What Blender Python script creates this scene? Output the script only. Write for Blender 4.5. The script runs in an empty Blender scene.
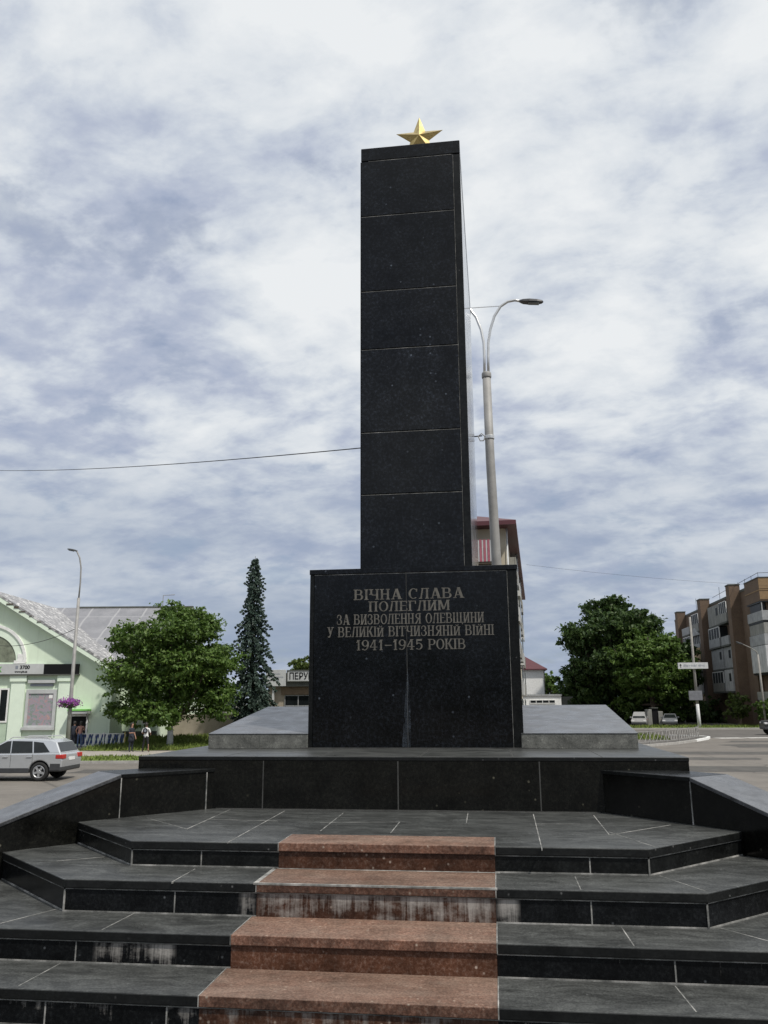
import bpy, bmesh, math, random
import numpy as np
from mathutils import Vector, Matrix
R = math.radians
random.seed(7)
rng = np.random.default_rng(11)
S = bpy.context.scene
COL = S.collection
GZ = -3.0                      # street level; the camera's eye is at z = 0

# ------------------------------------------------------------------ materials
MATS = {}
def new_mat(name):
    m = bpy.data.materials.new(name); m.use_nodes = True
    nt = m.node_tree
    b = nt.nodes['Principled BSDF']
    return m, nt, b
def N(nt, t, **k):
    n = nt.nodes.new(t)
    for a, v in k.items():
        if a in ('operation', 'blend_type', 'data_type', 'feature', 'noise_dimensions', 'distance', 'interpolation_type', 'sky_type', 'sun_disc', 'wave_type', 'bands_direction'):
            setattr(n, a, v)
    return n
def L(nt, a, b): nt.links.new(a, b)
def coords(nt, scale=(1, 1, 1), kind='Object'):
    tc = N(nt, 'ShaderNodeTexCoord'); mp = N(nt, 'ShaderNodeMapping')
    mp.inputs['Scale'].default_value = scale
    L(nt, tc.outputs[kind], mp.inputs['Vector'])
    return mp.outputs['Vector']
def ramp(nt, fac, stops):
    r = N(nt, 'ShaderNodeValToRGB')
    el = r.color_ramp.elements
    while len(el) < len(stops): el.new(0.5)
    for e, (p, c) in zip(el, stops):
        e.position = p
        e.color = (c[0], c[1], c[2], 1) if isinstance(c, (tuple, list)) else (c, c, c, 1)
    L(nt, fac, r.inputs['Fac'])
    return r.outputs['Color']
def noise(nt, vec, scale, detail=4, rough=.55, dist=0):
    n = N(nt, 'ShaderNodeTexNoise')
    n.inputs['Scale'].default_value = scale; n.inputs['Detail'].default_value = detail
    n.inputs['Roughness'].default_value = rough; n.inputs['Distortion'].default_value = dist
    L(nt, vec, n.inputs['Vector'])
    return n.outputs['Fac']
def mix(nt, fac, a, b, blend='MIX'):
    m = N(nt, 'ShaderNodeMix', data_type='RGBA', blend_type=blend)
    def put(s, v):
        if isinstance(v, (tuple, list)): s.default_value = (v[0], v[1], v[2], 1)
        elif isinstance(v, (int, float)): s.default_value = v if s.type == 'VALUE' else (v, v, v, 1)
        else: L(nt, v, s)
    put(m.inputs[0], fac); put(m.inputs[6], a); put(m.inputs[7], b)
    return m.outputs[2]
def math_(nt, op, a, b=None, c=None):
    m = N(nt, 'ShaderNodeMath', operation=op)
    for i, v in enumerate((a, b, c)):
        if v is None: continue
        if isinstance(v, (int, float)): m.inputs[i].default_value = v
        else: L(nt, v, m.inputs[i])
    return m.outputs[0]
def bump(nt, b, h, strength=.3, dist=.01):
    n = N(nt, 'ShaderNodeBump'); n.inputs['Strength'].default_value = strength; n.inputs['Distance'].default_value = dist
    L(nt, h, n.inputs['Height']); L(nt, n.outputs['Normal'], b.inputs['Normal'])

def paint(name, col, rough=.6, var=.18, scale=3, metal=0, bmp=0, spec=.5):
    """a plain finish with blotchy wear"""
    if name in MATS: return MATS[name]
    m, nt, b = new_mat(name)
    v = coords(nt)
    n1 = noise(nt, v, scale, 6, .65)
    c = ramp(nt, n1, [(.3, tuple(x * (1 - var) for x in col)), (.7, tuple(min(1, x * (1 + var)) for x in col))])
    L(nt, c, b.inputs['Base Color'])
    b.inputs['Roughness'].default_value = rough; b.inputs['Metallic'].default_value = metal
    b.inputs['Specular IOR Level'].default_value = spec
    if bmp: bump(nt, b, noise(nt, v, scale * 12, 5), bmp)
    MATS[name] = m
    return m

def granite(name, base, fleck, fleck2, rough, fl=.62, scale=60, dust=0, stains=(), dens=.06, spec=.5, dust_col=(.30, .30, .28)):
    """stone with crystal flecks; optional dust film and white lime streaks running down from an edge"""
    m, nt, b = new_mat(name)
    v = coords(nt)
    n1 = noise(nt, v, scale, 8, .82)
    n2 = noise(nt, v, scale * .13, 4, .65)
    c = ramp(nt, n1, [(.34, tuple(x * .45 for x in base)), (.5, base), (fl, tuple(x * .6 + y * .4 for x, y in zip(base, fleck))), (fl + .07, fleck)])
    vo = N(nt, 'ShaderNodeTexVoronoi'); vo.inputs['Scale'].default_value = scale * .6; L(nt, v, vo.inputs['Vector'])
    sepc = N(nt, 'ShaderNodeSeparateColor'); L(nt, vo.outputs['Color'], sepc.inputs[0])
    sp = ramp(nt, vo.outputs['Distance'], [(.10, 1.), (.26, 0.)])
    sel = ramp(nt, sepc.outputs[0], [(1 - dens, 0.), (1 - dens + .03, 1.)])
    c = mix(nt, math_(nt, 'MULTIPLY', sp, sel), c, fleck2)
    c = mix(nt, 1, c, ramp(nt, n2, [(.3, .45), (.7, 1.6)]), 'MULTIPLY')
    oi = N(nt, 'ShaderNodeObjectInfo')
    c = mix(nt, 1, c, ramp(nt, oi.outputs['Random'], [(0., .7), (1., 1.4)]), 'MULTIPLY')
    if dust:
        g_ = N(nt, 'ShaderNodeNewGeometry'); sg = N(nt, 'ShaderNodeSeparateXYZ'); L(nt, g_.outputs['True Normal'], sg.inputs[0])
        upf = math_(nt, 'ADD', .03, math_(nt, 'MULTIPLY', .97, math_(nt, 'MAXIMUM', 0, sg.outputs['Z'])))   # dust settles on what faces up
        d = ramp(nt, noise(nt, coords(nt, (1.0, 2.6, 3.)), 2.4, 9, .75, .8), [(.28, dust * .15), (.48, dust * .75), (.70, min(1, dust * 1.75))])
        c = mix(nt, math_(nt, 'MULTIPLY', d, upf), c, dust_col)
        sc = ramp(nt, noise(nt, coords(nt, (2.2, 18, 4)), 4, 6, .8, .4), [(.56, 0.), (.76, .30)])
        c = mix(nt, math_(nt, 'MULTIPLY', sc, upf), c, tuple(min(.4, x * 2.2) for x in dust_col))
        c = mix(nt, 1, c, ramp(nt, noise(nt, v, scale * 1.6, 3, .8), [(.33, .62), (.67, 1.42)]), 'MULTIPLY')
    if stains:
        tc = N(nt, 'ShaderNodeTexCoord'); sx = N(nt, 'ShaderNodeSeparateXYZ'); L(nt, tc.outputs['Object'], sx.inputs[0])
        st = noise(nt, coords(nt, (17, 2, .9)), 1.0, 6, .78, .15)
        st2 = noise(nt, coords(nt, (3.2, 3, 6)), 1.6, 5, .7)
        tot = None
        for (x0, x1, z0, z1, amt) in stains:
            # z1 is the upper edge from which water ran down
            fx = math_(nt, 'MULTIPLY', math_(nt, 'SMOOTH_MAX', 0, math_(nt, 'MINIMUM', 1, math_(nt, 'DIVIDE', math_(nt, 'SUBTRACT', sx.outputs['X'], x0), .04)), .01),
                       math_(nt, 'MAXIMUM', 0, math_(nt, 'MINIMUM', 1, math_(nt, 'DIVIDE', math_(nt, 'SUBTRACT', x1, sx.outputs['X']), .04))))
            hz = math_(nt, 'DIVIDE', math_(nt, 'SUBTRACT', sx.outputs['Z'], z0), max(z1 - z0, .001))
            thr = math_(nt, 'SUBTRACT', .95 - amt * .25, math_(nt, 'MULTIPLY', math_(nt, 'MAXIMUM', 0, hz), .13))
            mm = math_(nt, 'MULTIPLY', fx, math_(nt, 'MINIMUM', 1, math_(nt, 'MAXIMUM', 0, math_(nt, 'MULTIPLY', math_(nt, 'SUBTRACT', math_(nt, 'ADD', math_(nt, 'MULTIPLY', st, .75), math_(nt, 'MULTIPLY', st2, .6)), thr), 4.5))))
            tot = mm if tot is None else math_(nt, 'MAXIMUM', tot, mm)
        c = mix(nt, math_(nt, 'MULTIPLY', tot, .76), c, (.41, .39, .365))
    L(nt, c, b.inputs['Base Color']); b.inputs['Specular IOR Level'].default_value = spec
    rr = ramp(nt, noise(nt, v, 5, 5), [(.3, rough * .75), (.7, min(1, rough * 1.35))])
    L(nt, rr, b.inputs['Roughness'])
    bump(nt, b, n1, .05 if rough < .35 else .15, .003)
    MATS[name] = m
    return m

BLACK = (.0042, .0046, .0052)
M_pol = granite('polished black granite', BLACK, (.024, .029, .039), (.075, .088, .108), .12, scale=30, dens=.04, spec=.24, fl=.6)
M_side = granite('mirror black granite', BLACK, (.016, .018, .022), (.06, .065, .075), .07, scale=50, dens=.02)
M_low = granite('dark plinth granite', (.0045, .0046, .004), (.014, .0138, .011), (.07, .066, .05), .15, scale=34, dens=.05, spec=.26, fl=.6)
M_tread = granite('worn black granite', (.0055, .006, .006), (.014, .015, .015), (.08, .08, .08), .36, scale=50, dust=.55, dust_col=(.101, .105, .101), spec=.34, dens=.08)
M_edge = granite('cut granite edge', (.005, .0055, .0055), (.018, .019, .019), (.06, .06, .06), .28, scale=46, spec=.22)
M_top = granite('coping granite with painted sky sheen', (.05, .052, .056), (.09, .093, .098), (.15, .15, .16), .30, scale=70, dust=.45, dust_col=(.145, .15, .16))  # sky reflection put into the paler stone and dust tones
M_grey = granite('grey granite slab', (.085, .086, .078), (.14, .14, .125), (.2, .2, .18), .45, scale=60, dust=.4, dust_col=(.16, .16, .15), dens=.12)
RB = (.056, .0245, .0145); RF = (.105, .072, .058); RF2 = (.26, .21, .175)
M_red = granite('polished red granite', RB, RF, RF2, .24, scale=44, fl=.57, dens=.2, spec=.3)
M_redtop = granite('worn red granite', (.105, .052, .035), (.17, .115, .09), (.26, .21, .17), .5, scale=46, fl=.57, dust=.5, dust_col=(.225, .160, .124), dens=.18, spec=.3)
def red_stained(x0, x1, z0, z1, amt):
    return granite('red granite with lime streaks', RB, RF, RF2, .3, scale=44, fl=.57, dens=.2, stains=[(x0, x1, z0, z1, amt)], spec=.3)
def black_stained(lst):
    return granite('black granite with lime streaks', BLACK, (.02, .022, .023), (.06, .065, .07), .2, scale=46, stains=lst, spec=.22, dens=.06)

def grout_mat():
    m, nt, b = new_mat('lime grout')
    v = coords(nt)
    c = ramp(nt, noise(nt, v, 7, 6, .7), [(.32, (.05, .052, .05)), (.5, (.18, .18, .17)), (.68, (.40, .39, .37))])
    L(nt, c, b.inputs['Base Color']); b.inputs['Roughness'].default_value = .9
    return m
M_grout = grout_mat()
M_groutdim = paint('dim grout', (.05, .05, .048), .9, .5, 6)
M_gap = paint('dark joint', (.006, .006, .006), .9)

def asphalt():
    m, nt, b = new_mat('asphalt')
    v = coords(nt)
    big = noise(nt, v, .035, 6, .6)
    med = noise(nt, v, .6, 6, .7)
    fine = noise(nt, v, 40, 3, .7)
    c = ramp(nt, big, [(.35, (.135, .122, .107)), (.62, (.18, .163, .142))])
    c = mix(nt, .55, c, ramp(nt, med, [(.3, .6), (.7, 1.25)]), 'MULTIPLY')
    c = mix(nt, .3, c, ramp(nt, fine, [(.3, .5), (.7, 1.3)]), 'MULTIPLY')
    crack = N(nt, 'ShaderNodeTexVoronoi', feature='DISTANCE_TO_EDGE'); crack.inputs['Scale'].default_value = .16
    wv = mix(nt, .06, v, N(nt, 'ShaderNodeTexNoise').outputs['Color']); L(nt, wv, crack.inputs['Vector'])
    ck = ramp(nt, crack.outputs['Distance'], [(.0, .55), (.012, 0.)])
    c = mix(nt, ck, c, (.04, .038, .035))
    L(nt, c, b.inputs['Base Color']); b.inputs['Roughness'].default_value = .88
    bump(nt, b, fine, .3, .01)
    return m
M_asph = asphalt()
M_patch = paint('darker asphalt', (.095, .088, .08), .9, .2, .8, bmp=.2)
M_path = paint('concrete path', (.30, .275, .245), .9, .14, 1.2, bmp=.2)
M_kerb = paint('concrete kerb', (.33, .32, .30), .85, .2, 4, bmp=.2)
M_white = paint('white paint', (.74, .74, .72), .6, .14, 5)
M_dirtywhite = paint('dirty white paint', (.52, .53, .53), .7, .2, 2.5)
M_roadline = paint('worn road paint', (.42, .41, .39), .8, .35, 3)

def grass_mat():
    m, nt, b = new_mat('grass')
    v = coords(nt)
    c = ramp(nt, noise(nt, v, .9, 6, .7), [(.3, (.085, .125, .028)), (.5, (.13, .175, .042)), (.7, (.21, .225, .07))])
    L(nt, c, b.inputs['Base Color']); b.inputs['Roughness'].default_value = .9
    b.inputs['Specular IOR Level'].default_value = .15
    bump(nt, b, noise(nt, v, 14, 4), .8, .08)
    return m
M_grass = grass_mat()

def leaf_mat(name, a, bcol, c_, trans=.35):
    m, nt, b = new_mat(name)
    g = N(nt, 'ShaderNodeNewGeometry')
    big = noise(nt, coords(nt), .5, 3, .6)
    col = ramp(nt, g.outputs['Random Per Island'], [(0., a), (.5, bcol), (1., c_)])
    col = mix(nt, .7, col, ramp(nt, big, [(.3, .75), (.7, 1.25)]), 'MULTIPLY')
    L(nt, col, b.inputs['Base Color']); b.inputs['Roughness'].default_value = .5
    b.inputs['Specular IOR Level'].default_value = .3
    tr = N(nt, 'ShaderNodeBsdfTranslucent'); L(nt, col, tr.inputs['Color'])
    ms = N(nt, 'ShaderNodeMixShader'); ms.inputs[0].default_value = trans
    L(nt, b.outputs[0], ms.inputs[1]); L(nt, tr.outputs[0], ms.inputs[2])
    L(nt, ms.outputs[0], nt.nodes['Material Output'].inputs['Surface'])
    return m
M_leaf = leaf_mat('broad leaves', (.052, .10, .019), (.082, .145, .028), (.14, .21, .05))
M_leafdark = leaf_mat('dense leaves', (.026, .054, .014), (.044, .082, .022), (.078, .122, .034))
M_leaflight = leaf_mat('light leaves', (.07, .105, .025), (.10, .14, .035), (.14, .18, .05))
M_needle = leaf_mat('blue needles', (.034, .060, .046), (.058, .090, .072), (.10, .135, .112), .15)
M_dry = leaf_mat('rust leaves', (.16, .08, .03), (.20, .12, .05), (.12, .12, .04))
M_petal = leaf_mat('purple petals', (.25, .05, .30), (.36, .10, .42), (.42, .16, .40))
M_bark = paint('bark', (.075, .06, .045), .95, .35, 9, bmp=.6)
M_lime = paint('whitewash', (.55, .56, .56), .9, .2, 6, bmp=.3)

M_green = paint('mint plaster', (.645, .75, .595), .9, .10, .5, bmp=.08)
def plaster():
    m, nt, b = new_mat('weathered mint plaster'); v = coords(nt)
    c = ramp(nt, noise(nt, v, .35, 7, .65), [(.3, (.585, .69, .54)), (.6, (.665, .77, .615))])
    st_ = ramp(nt, noise(nt, coords(nt, (2.6, 2.6, .16)), 1.3, 5, .7), [(.52, 0.), (.72, .3)])
    c = mix(nt, st_, c, (.40, .46, .36))
    L(nt, c, b.inputs['Base Color']); b.inputs['Roughness'].default_value = .9
    bump(nt, b, noise(nt, v, 9, 5), .1); return m
M_green = plaster()
M_mintlight = paint('pale mint trim', (.70, .80, .67), .8, .06, 1.5)
M_cream = paint('cream plaster', (.50, .45, .35), .9, .14, .7, bmp=.1)
M_tan = paint('tan plaster', (.33, .29, .23), .9, .18, 1.2, bmp=.1)
M_glass = paint('dark window glass', (.012, .015, .016), .1, .3, 2, spec=.35)
M_shglass = paint('loggia glass', (.02, .023, .024), .5, .3, 2, spec=.1)
M_greyglass = paint('pale window glass', (.10, .115, .12), .1, .3, 2, spec=.6)
M_dark = paint('black plastic', (.012, .012, .013), .45, .2, 6)
M_darkgrey = paint('dark grey plastic', (.04, .042, .045), .5, .2, 6)
M_plinth = paint('grey plinth render', (.085, .09, .08), .9, .25, 2, bmp=.2)
M_maroon = paint('maroon metal sheet', (.085, .022, .028), .5, .15, 2)
M_steel = paint('galvanised pole', (.26, .255, .245), .6, .2, 3, metal=.1)
M_chrome = paint('bright metal tube', (.62, .62, .61), .3, .1, 4, metal=.6)
M_conc = paint('concrete post', (.26, .25, .23), .9, .2, 3, bmp=.2)
M_tyre = paint('tyre rubber', (.016, .016, .016), .85, .2, 12)
M_silver = paint('silver car paint', (.50, .52, .54), .22, .04, 2, metal=.5)
M_silver.node_tree.nodes['Principled BSDF'].inputs['Coat Weight'].default_value = .7
M_carwhite = paint('white car paint', (.62, .62, .60), .3, .05, 2)
M_carblack = paint('black car paint', (.02, .022, .022), .35, .2, 3)
M_rim = paint('alloy rim', (.5, .51, .52), .3, .08, 6, metal=.7)
M_lens = paint('red lamp lens', (.42, .03, .025), .2, .1, 4)
M_clear = paint('clear lamp lens', (.7, .7, .7), .15, .05, 4)
M_blue = paint('blue fence paint', (.03, .055, .16), .55, .2, 5)
M_yellow = paint('yellow fence paint', (.55, .42, .12), .6, .2, 5)
M_canopy = paint('green canopy', (.20, .52, .12), .5, .1, 4)
M_brightgreen = paint('sign green', (.10, .32, .06), .5, .1, 4)
M_ink = paint('sign black', (.009, .009, .010), .6, .1, 4, spec=.15)
M_greyink = paint('sign grey', (.22, .24, .28), .6, .1, 4)
M_skin = paint('skin', (.36, .20, .14), .6, .08, 8)
M_hair = paint('dark hair', (.018, .014, .012), .6, .2, 20)
M_navy = paint('navy cloth', (.018, .022, .034), .9, .2, 10)
M_blackcloth = paint('black cloth', (.012, .012, .014), .9, .2, 10)
M_jeans = paint('blue denim', (.055, .09, .17), .9, .2, 10)
M_rose = paint('dusty pink cloth', (.26, .14, .12), .9, .25, 14)
M_whitecloth = paint('white cloth', (.62, .62, .62), .9, .06, 10)
M_shoe = paint('shoe leather', (.03, .028, .026), .6, .2, 10)
M_wire = paint('cable sheath', (.015, .015, .016), .7)
M_redthing = paint('red plastic', (.38, .045, .04), .5, .2, 6)

def gold():
    m, nt, b = new_mat('gilded metal')
    v = coords(nt)
    c = ramp(nt, noise(nt, v, 12, 6, .7), [(.3, (.36, .27, .10)), (.6, (.60, .47, .21)), (.8, (.72, .60, .33))])
    L(nt, c, b.inputs['Base Color']); b.inputs['Metallic'].default_value = .8; b.inputs['Roughness'].default_value = .36
    bump(nt, b, noise(nt, v, 40, 3), .1, .003)
    return m
M_gold = gold()
def etched():
    m, nt, b = new_mat('etched lettering')
    c = ramp(nt, noise(nt, coords(nt), 16, 5, .7), [(.32, (.055, .052, .046)), (.68, (.155, .146, .126))])
    L(nt, c, b.inputs['Base Color']); b.inputs['Roughness'].default_value = .85
    return m
M_letter = etched()

def brick():
    m, nt, b = new_mat('brown brick')
    v = coords(nt)
    # walls run along x or y: use (x+y, z) as the brick plane
    sx = N(nt, 'ShaderNodeSeparateXYZ'); L(nt, v, sx.inputs[0])
    cb = N(nt, 'ShaderNodeCombineXYZ'); L(nt, math_(nt, 'ADD', sx.outputs['X'], sx.outputs['Y']), cb.inputs[0]); L(nt, sx.outputs['Z'], cb.inputs[1])
    bt = N(nt, 'ShaderNodeTexBrick'); bt.inputs['Scale'].default_value = 4
    bt.inputs['Color1'].default_value = (.15, .10, .066, 1); bt.inputs['Color2'].default_value = (.115, .076, .051, 1); bt.inputs['Mortar'].default_value = (.15, .125, .10, 1)
    bt.inputs['Mortar Size'].default_value = .012
    L(nt, cb.outputs[0], bt.inputs['Vector'])
    c = mix(nt, .6, bt.outputs['Color'], ramp(nt, noise(nt, v, .5, 6, .7), [(.3, .65), (.7, 1.25)]), 'MULTIPLY')
    L(nt, c, b.inputs['Base Color']); b.inputs['Roughness'].default_value = .95
    return m
M_brick = brick()
M_ochre = paint('ochre brick', (.235, .155, .08), .9, .15, 3)
def sheeting(name, col):
    m, nt, b = new_mat(name); v = coords(nt); sx = N(nt, 'ShaderNodeSeparateXYZ'); L(nt, v, sx.inputs[0])
    fr = math_(nt, 'FRACT', math_(nt, 'MULTIPLY', math_(nt, 'ADD', sx.outputs['X'], sx.outputs['Y']), 1.15))
    ln = ramp(nt, fr, [(.0, .55), (.05, .55), (.07, 0.)])
    c = ramp(nt, noise(nt, v, 1.1, 7, .7), [(.3, tuple(x * .7 for x in col)), (.68, tuple(x * 1.15 for x in col))])
    dr = ramp(nt, noise(nt, coords(nt, (3, 3, .35)), 1.6, 5, .7), [(.54, 0.), (.72, .45)])
    c = mix(nt, dr, c, (.13, .105, .08)); c = mix(nt, ln, c, (.05, .05, .05))
    L(nt, c, b.inputs['Base Color']); b.inputs['Roughness'].default_value = .8
    return m
M_panel = sheeting('grey balcony sheet', (.33, .34, .345))
M_panel2 = sheeting('dull balcony sheet', (.25, .25, .23))
M_bpanelw = sheeting('white balcony sheet seamed', (.50, .51, .51))
M_panelw = paint('white balcony sheet', (.46, .47, .47), .7, .12, 1.2)

def slates():
    m, nt, b = new_mat('weathered roof sheet with painted glints')
    v = coords(nt)
    vo = N(nt, 'ShaderNodeTexVoronoi'); vo.inputs['Scale'].default_value = 4.6; L(nt, v, vo.inputs['Vector'])
    sx = N(nt, 'ShaderNodeSeparateColor'); L(nt, vo.outputs['Color'], sx.inputs[0])
    c = ramp(nt, sx.outputs[0], [(.1, (.20, .20, .205)), (.6, (.29, .288, .295)), (.85, (.38, .38, .38)), (.97, (.66, .65, .64))])  # the palest cells are sun glints painted into the sheet colour
    c = mix(nt, .6, c, ramp(nt, noise(nt, v, 7, 5, .7), [(.3, .55), (.7, 1.3)]), 'MULTIPLY')
    L(nt, c, b.inputs['Base Color']); b.inputs['Roughness'].default_value = .6
    bump(nt, b, vo.outputs['Distance'], .6, .1)
    return m
M_slate = slates()
def seam_roof():
    m, nt, b = new_mat('grey seamed roof')
    v = coords(nt)
    sx = N(nt, 'ShaderNodeSeparateXYZ'); L(nt, v, sx.inputs[0])
    fr = math_(nt, 'FRACT', math_(nt, 'MULTIPLY', math_(nt, 'ADD', sx.outputs['X'], math_(nt, 'MULTIPLY', noise(nt, v, .4, 2), .5)), .42))
    ln = ramp(nt, fr, [(.0, .6), (.05, .6), (.08, 0.)])
    fr2 = math_(nt, 'FRACT', math_(nt, 'MULTIPLY', sx.outputs['Y'], .3)); ln2 = ramp(nt, fr2, [(.0, .3), (.04, .3), (.06, 0.)])
    c = ramp(nt, noise(nt, v, .55, 7, .7), [(.3, (.155, .158, .172)), (.7, (.25, .25, .265))])
    c = mix(nt, math_(nt, 'MAXIMUM', ln, ln2), c, (.36, .36, .365))
    L(nt, c, b.inputs['Base Color']); b.inputs['Roughness'].default_value = .55
    return m
M_seam = seam_roof()
def poster():
    m, nt, b = new_mat('printed poster')
    v = coords(nt)
    c = ramp(nt, noise(nt, v, 2.6, 6, .75, .8), [(.3, (.30, .20, .18)), (.42, (.20, .27, .22)), (.52, (.32, .30, .36)), (.62, (.42, .25, .24)), (.75, (.50, .47, .42))])
    L(nt, c, b.inputs['Base Color']); b.inputs['Roughness'].default_value = .35
    return m
M_poster = poster()

# ------------------------------------------------------------------ mesh helpers
class MB:
    def __init__(self): self.v = []; self.f = []; self.m = []
    def add(self, vs, fs, mi=0, mat=None):
        o = len(self.v)
        for p in vs:
            p = Vector(p)
            if mat is not None: p = mat @ p
            self.v.append(tuple(p))
        for f in fs: self.f.append(tuple(i + o for i in f)); self.m.append(mi)
        return self
    def box(self, x0, x1, y0, y1, z0, z1, mi=0, mat=None):
        vs = [(x0, y0, z0), (x1, y0, z0), (x1, y1, z0), (x0, y1, z0), (x0, y0, z1), (x1, y0, z1), (x1, y1, z1), (x0, y1, z1)]
        return self.add(vs, [(3, 2, 1, 0), (4, 5, 6, 7), (0, 1, 5, 4), (1, 2, 6, 5), (2, 3, 7, 6), (3, 0, 4, 7)], mi, mat)
    def prism(self, poly, z0, z1, mi=0, mat=None):
        """poly: (x, y) outline, extruded in z"""
        n = len(poly)
        vs = [(x, y, z0) for x, y in poly] + [(x, y, z1) for x, y in poly]
        fs = [tuple(range(n - 1, -1, -1)), tuple(range(n, 2 * n))] + [(i, (i + 1) % n, n + (i + 1) % n, n + i) for i in range(n)]
        return self.add(vs, fs, mi, mat)
    def xz(self, poly, y0, y1, mi=0, mat=None):
        """poly: (x, z) outline, extruded in y"""
        n = len(poly)
        vs = [(x, y0, z) for x, z in poly] + [(x, y1, z) for x, z in poly]
        fs = [tuple(range(n)), tuple(range(2 * n - 1, n - 1, -1))] + [((i + 1) % n, i, n + i, n + (i + 1) % n) for i in range(n)]
        return self.add(vs, fs, mi, mat)
    def tube(self, pts, rad, n=10, mi=0, mat=None, cap=True):
        pts = [Vector(p) for p in pts]
        if not isinstance(rad, (list, tuple)): rad = [rad] * len(pts)
        vs = []; fs = []; prev = None
        for i, p in enumerate(pts):
            d = (pts[min(i + 1, len(pts) - 1)] - pts[max(i - 1, 0)]).normalized()
            if prev is None:
                a = Vector((1, 0, 0)) if abs(d.x) < .8 else Vector((0, 1, 0))
                u = d.cross(a).normalized()
            else:
                u = (prev - d * prev.dot(d)).normalized()
            prev = u; w = d.cross(u)
            for k in range(n):
                t = 2 * math.pi * k / n
                vs.append(p + (u * math.cos(t) + w * math.sin(t)) * rad[i])
        for i in range(len(pts) - 1):
            for k in range(n):
                fs.append((i * n + k, i * n + (k + 1) % n, (i + 1) * n + (k + 1) % n, (i + 1) * n + k))
        if cap:
            fs.append(tuple(range(n - 1, -1, -1))); fs.append(tuple(range((len(pts) - 1) * n, len(pts) * n)))
        return self.add(vs, fs, mi, mat)
    def lathe(self, prof, n=20, mi=0, mat=None, cap=True):
        """prof: (r, z) outline turned about z"""
        vs = []; fs = []
        for r, z in prof:
            for k in range(n):
                t = 2 * math.pi * k / n
                vs.append((r * math.cos(t), r * math.sin(t), z))
        for i in range(len(prof) - 1):
            for k in range(n):
                fs.append((i * n + k, i * n + (k + 1) % n, (i + 1) * n + (k + 1) % n, (i + 1) * n + k))
        if cap: fs.append(tuple(range(n - 1, -1, -1))); fs.append(tuple(range((len(prof) - 1) * n, len(prof) * n)))
        return self.add(vs, fs, mi, mat)
    def build(self, name, mat, parent=None, bevel=0, smooth=False, seg=2):
        me = bpy.data.meshes.new(name)
        me.from_pydata(self.v, [], self.f)
        mats = mat if isinstance(mat, (list, tuple)) else [mat]
        for x in mats: me.materials.append(x)
        if len(mats) > 1: me.polygons.foreach_set('material_index', self.m)
        bm = bmesh.new(); bm.from_mesh(me); bmesh.ops.recalc_face_normals(bm, faces=bm.faces); bm.to_mesh(me); bm.free()
        if smooth: me.polygons.foreach_set('use_smooth', [True] * len(me.polygons))
        o = bpy.data.objects.new(name, me); COL.objects.link(o)
        if parent is not None: o.parent = parent
        if bevel:
            md = o.modifiers.new('edge', 'BEVEL'); md.width = bevel; md.segments = seg; md.limit_method = 'ANGLE'; md.angle_limit = R(40)
        return o

def raw(name, verts, faces, mat, parent=None):
    me = bpy.data.meshes.new(name); me.from_pydata(verts, [], faces)
    me.materials.append(mat)
    o = bpy.data.objects.new(name, me); COL.objects.link(o)
    if parent is not None: o.parent = parent
    return o
def tag(o, label=None, cat=None, group=None, kind=None):
    if label: o['label'] = label
    if cat: o['category'] = cat
    if group: o['group'] = group
    if kind: o['kind'] = kind
    return o
def thing(name, label, cat, loc=(0, 0, 0), rz=0, group=None):
    o = bpy.data.objects.new(name, None); COL.objects.link(o)
    o.location = loc; o.rotation_euler = (0, 0, rz)
    o.empty_display_size = .2
    return tag(o, label, cat, group)
def copy_tree(o, parent=None):
    c = o.copy(); COL.objects.link(c)
    if parent is not None: c.parent = parent
    for ch in list(o.children): copy_tree(ch, c)
    return c
def text_mesh(name, s, size, mat, parent, M, extrude=.01, align='LEFT', bold=0):
    cu = bpy.data.curves.new(name, 'FONT'); cu.body = s; cu.size = size; cu.extrude = extrude; cu.align_x = align; cu.offset = bold
    o = bpy.data.objects.new(name, cu); COL.objects.link(o)
    bpy.context.view_layer.update()
    me = bpy.data.meshes.new_from_object(o.evaluated_get(bpy.context.evaluated_depsgraph_get()))
    bpy.data.objects.remove(o); bpy.data.curves.remove(cu)
    me.materials.clear(); me.materials.append(mat)
    me.transform(M)
    o = bpy.data.objects.new(name, me); COL.objects.link(o); o.parent = parent
    return o
STAND = Matrix.Rotation(R(90), 4, 'X')          # text lying in xy stands up facing -y

# ------------------------------------------------------------------ monument
AX = -.83                                        # the axis of the monument
ZT = {0: -1.602, 1: -1.428, 2: -1.256, 3: -1.066, 4: -.907}
YN = {1: 4.40, 2: 4.826, 3: 5.224, 4: 5.675}
CW = {1: 2.33, 2: 2.13, 3: 1.935, 4: 1.705}
ZP = -.463; YP = 7.41
SX = -.788
CXL = {1: -1.530, 2: -1.508, 3: -1.482, 4: -1.466}; CX1 = -.045                         # the red strip
WD = Vector((.657, -.754)); WN = Vector((.754, .657)); WT = .47
def wall_pt(sgn, s, off=0):
    """point at s metres down the wing wall's inner line, off metres into its thickness"""
    p = Vector((1.68, 7.41)) + WD * s + WN * off
    return (AX + sgn * p.x, p.y)

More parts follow.
